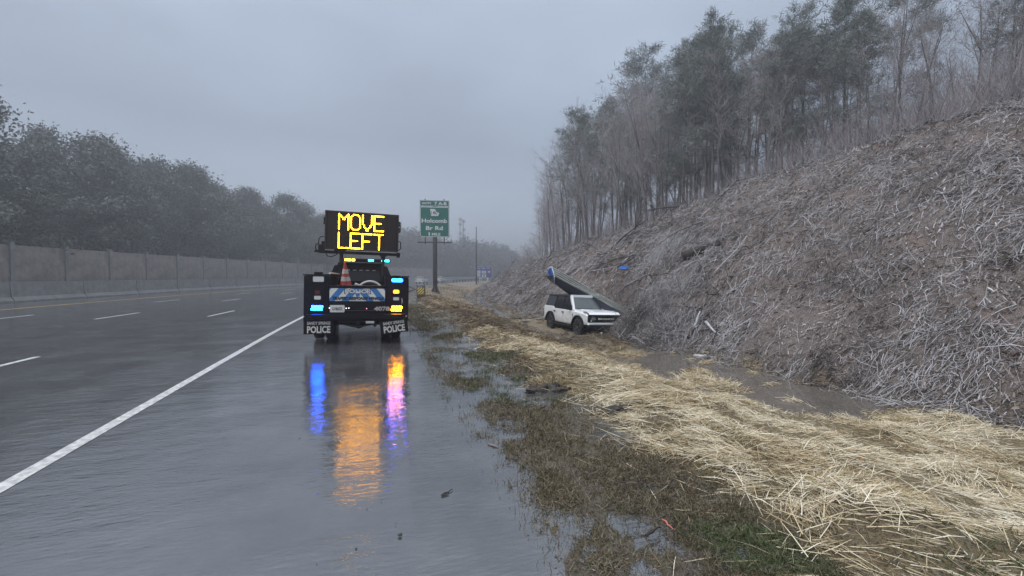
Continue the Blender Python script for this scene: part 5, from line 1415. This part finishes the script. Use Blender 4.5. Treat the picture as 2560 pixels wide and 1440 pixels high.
# the many others
BRM = [branch_mesh(400 + k, L, rad, M_br[mt], bd, ns_) for k, (L, rad, mt, bd, ns_) in enumerate([(1.6, .034, 0, .10, 3), (2.2, .04, 1, .08, 4), (1.3, .030, 2, .12, 2), (2.6, .045, 0, .07, 4), (1.1, .03, 2, .10, 1), (1.8, .028, 0, .14, 3), (1.4, .026, 1, .16, 3), (1.0, .035, 3, .08, 1), (2.0, .026, 2, .08, 3), (1.5, .022, 0, .08, 2)])]
x, y, t = bank_points(285, np.random.default_rng(9), 1210, 1835, 8.4, 21); D = slope_dirs(x, y, .22, r, .6); zz_ = ground(x, y)
def where(x_, y_, z_):
    px, py, d_ = project(x_, y_, z_)
    up = 'high on the bank ' if py < 640 else 'midway up the bank ' if py < 740 else 'low on the bank '
    return up + ('at its far left end' if px < 1330 else 'behind the white car' if px < 1480 else 'near the fallen sign' if px < 1580 else 'above the twig heaps' if px < 1700 else 'at the right')
WORD = ['dark', 'grey', 'pale', 'grey', 'pale', 'dark', 'grey', 'orange-brown', 'pale', 'dark']
for i in range(len(x)):
    k = int(r.integers(0, 10))
    if k == 7 and r.random() < .7: k = 5
    place_branch(BRM[k], (x[i], y[i], zz_[i] + .03 + .06 * r.random()), D[i], WORD[k] + ' fallen branch among the brush, ' + where(x[i], y[i], zz_[i]), 'fallen branches scattered on the cleared bank', s=r.uniform(.65, 1.3) * (1 if y[i] > 16 else .85))

# blue plastic piece on the bank
p = on_ground(1562, 684)
b = MB(); pr = rrect(.62, .15, .06, 5); ring(b, .62, .17, .07, .035, -.05, .03); b.prism(rrect(.54, .10, .04, 4), -.03, .02, 'y')
o = b.build('blue_plastic_piece', pmat('bright_blue_plastic', (.015, .17, .62), .35, emit=None), None, p + Vector((0, -.05, .13))); o.rotation_euler = (R(-25), R(3), R(-25))
tag(o, 'bright blue plastic strip lying on the cleared bank above the fallen sign', 'litter')
# mud clods beside the straw
def clod(px, py, s, label):
    p = on_ground(px, py); bm = bmesh.new(); bmesh.ops.create_icosphere(bm, subdivisions=4, radius=1)
    for v in bm.verts:
        q = v.co; f = 1 + .9 * (float(vnoise(q.x * 2.2 + px, q.y * 2.2 + q.z * 1.7, 3)) - .5) + .5 * (float(vnoise(q.x * 6 + q.z * 5, q.y * 6 + px, 4)) - .5)
        v.co = Vector((q.x * s[0], q.y * s[1], q.z * s[2])) * f
    b = MB().bm(bm, smooth=True)
    o = b.build('mud_clod', pmat('dark_wet_mud', (.030, .024, .020), .45, var=.5, vscale=9, bump=.02, bscale=24), None, p); tag(o, label, 'mud clod')
clod(1378, 985, (.30, .16, .10), 'dark mud clod with grass at the edge of the straw, the left one')
clod(1545, 1035, (.33, .12, .07), 'long dark mud ridge at the edge of the straw, the right one')
# grass tufts on the left clod
n = 500; p = on_ground(1378, 978); a = r.normal(size=(n, 3)) * np.array([.16, .10, 0])
V, F_ = blades(np.stack([p.x + a[:, 0], p.y + a[:, 1], p.z + .06 + 0 * a[:, 0]], 1), ground_dirs(n, .9, r), r.uniform(.08, .2, n), np.full(n, .006), .3, r)
tag(mesh_np('grass_tuft', V, F_, M_straw, dict(rnd=np.repeat(np.clip(r.normal(.35, .15, n), 0, 1), 6))), 'brown grass tuft on the left mud clod', 'grass tuft', None, 'stuff')
# straw islands in the pond
for px, py, ra in ((1745, 955, .28), (1805, 970, .2)):
    p = FW * 9.6 + RT * ((px - 1280) / F_PX * 9.6); n = 700
    d_ = 1100 * 2.49 / (py - 690) ; p = FW * d_ + RT * ((px - 1280) / F_PX * d_)
    a = r.normal(size=(n, 3)) * np.array([ra, ra, 0]); h = .13 * np.exp(-(a[:, 0] ** 2 + a[:, 1] ** 2) / ra ** 2 / 1.3)
    V, F_ = blades(np.stack([p.x + a[:, 0], p.y + a[:, 1], -.872 + h * r.random(n)], 1), ground_dirs(n, .4, r), r.uniform(.12, .3, n), np.full(n, .0095), .15, r)
    tag(mesh_np('straw_clump', V, F_, M_straw, dict(rnd=np.repeat(np.clip(r.normal(.66, .16, n), 0, 1), 6))), 'straw clump poking out of the brown pond' if px < 1780 else 'small straw clump in the pond at the right edge', 'straw', None, 'stuff')

# ------------------------------------------------------------------ bits on the road and mud
def flat_stick(pxa, pxb, rad, mat, label, seed, z=.0, flat=1.0, name='stick', cat='stick'):
    da = F_PX * (CAMZ - z) / (pxa[1] - HOR); db = F_PX * (CAMZ - z) / (pxb[1] - HOR)
    a = FW * da + RT * ((pxa[0] - 1280) / F_PX * da); c = FW * db + RT * ((pxb[0] - 1280) / F_PX * db)
    q = np.random.default_rng(seed); b = MB(); L = (c - a)
    pts = [L * f + Vector(q.normal(size=3) * L.length * .035) for f in (0, .25, .5, .75, 1)]
    for v in pts: v.z = abs(v.z) + rad * .6
    b.tube(pts, [rad, rad * 1.1, rad * .9, rad * .7, rad * .4], 6)
    o = b.build(name, mat, None, (a.x, a.y, z)); tag(o, label, cat)
    return o
s_ = flat_stick((1103, 1247), (1131, 1231), .005, M_br[0], 'small forked dark twig on the wet road', 501, -.01)
b = MB(); b.tube([(0, 0, .008), (.03, .02, .012), (.055, .015, .008)], [.007, .006, .003], 5); b.build('side_shoot', M_br[0], s_)
flat_stick((1072, 886), (1101, 930), .020, M_br[0], 'dark muddy stick at the water edge behind the truck', 502, -.01)
flat_stick((1219, 1115), (1246, 1127), .011, M_br[1], 'pale flat wood splinter at the water edge', 503, -.015)
flat_stick((1265, 1151), (1293, 1157), .009, M_br[0], 'dark wood chip floating at the water edge', 504, -.015)
flat_stick((1395, 1258), (1485, 1273), .003, M_straw, 'long pale curved stalk across the mud', 505, .01)
flat_stick((1620, 1352), (1655, 1330), .010, M_br[0], 'short curved dark stick in the lower right grass', 506, .02)
flat_stick((1663, 1312), (1688, 1334), .006, pmat('pink_plastic', (.55, .16, .14), .4), 'torn pink-red plastic scrap in the muddy grass', 507, .03, name='plastic_scrap', cat='litter')
flat_stick((1036, 725), (1026, 741), .07, M_br[0], 'dark stick lying on the wet shoulder by the hazard plate', 508, -.01)
M_peb = pmat('dark_pebble', (.03, .028, .027), .5)
for k, (px, py, w_) in enumerate(((996, 1348, 10), (884, 1384, 5), (851, 1241, 3), (912, 1281, 3), (985, 1319, 3), (744, 1100, 3), (1080, 1290, 2), (783, 1424, 3), (842, 1260, 2), (788, 1241, 2), (982, 1386, 2), (949, 1262, 3))):
    d_ = F_PX * CAMZ / (py - HOR); p = FW * d_ + RT * ((px - 1280) / F_PX * d_)
    bm = bmesh.new(); bmesh.ops.create_icosphere(bm, subdivisions=2, radius=w_ / 2 / (F_PX / d_))
    for v in bm.verts: v.co *= float(.75 + .5 * vnoise(v.co.x * 200 + k, v.co.y * 200 + v.co.z * 150, k)); v.co.z *= .6; v.co.x *= 1.15
    o = MB().bm(bm, smooth=True).build('road_pebble', M_peb, None, (p.x, p.y, .004))
    tag(o, 'largest dark chip of debris on the wet road near the bottom' if k == 0 else 'tiny dark pebble lying on the wet road', 'pebble', None if k == 0 else 'pebbles on the wet road')
# dark crumbs of mud and leaf
n = 36000
y = np.exp(r.uniform(math.log(1.2), math.log(16), n)); t = r.uniform(-.5, 2.2, n); x = road_x(t, y)
z = ground_t(t, y, x); kk = (z > -.035) & (r.random(n) < sstep(.3, .6, fbm(x * 3, y * 3, 141))); x, y, z = x[kk], y[kk], z[kk]; n = len(x)
V, F_ = blades(np.stack([x, y, z + .003], 1), ground_dirs(n, .15, r), r.uniform(.006, .028, n), r.uniform(.002, .007, n), .2, r)
tag(mesh_np('mud_crumbs', V, F_, M_litter, dict(rnd=np.repeat(np.clip(r.normal(.18, .2, n), 0, 1), 6))), 'dark crumbs of leaf and mud strewn over the wet verge', 'debris', None, 'stuff')

# ------------------------------------------------------------------ the wet air
hz = MB(); hz.box(-700, 700, -350, 700, -3.7, 46)
m, t_, b_ = newmat('haze'); t_.nodes.remove(b_)
pv = N('ShaderNodeVolumePrincipled', t_); pv.inputs['Color'].default_value = (.93, .95, 1.0, 1); pv.inputs['Density'].default_value = HAZE; pv.inputs['Anisotropy'].default_value = .45
lk(t_, pv.outputs[0], t_.nodes['Material Output'].inputs['Volume'])
tag(hz.build('haze', m), kind='stuff')
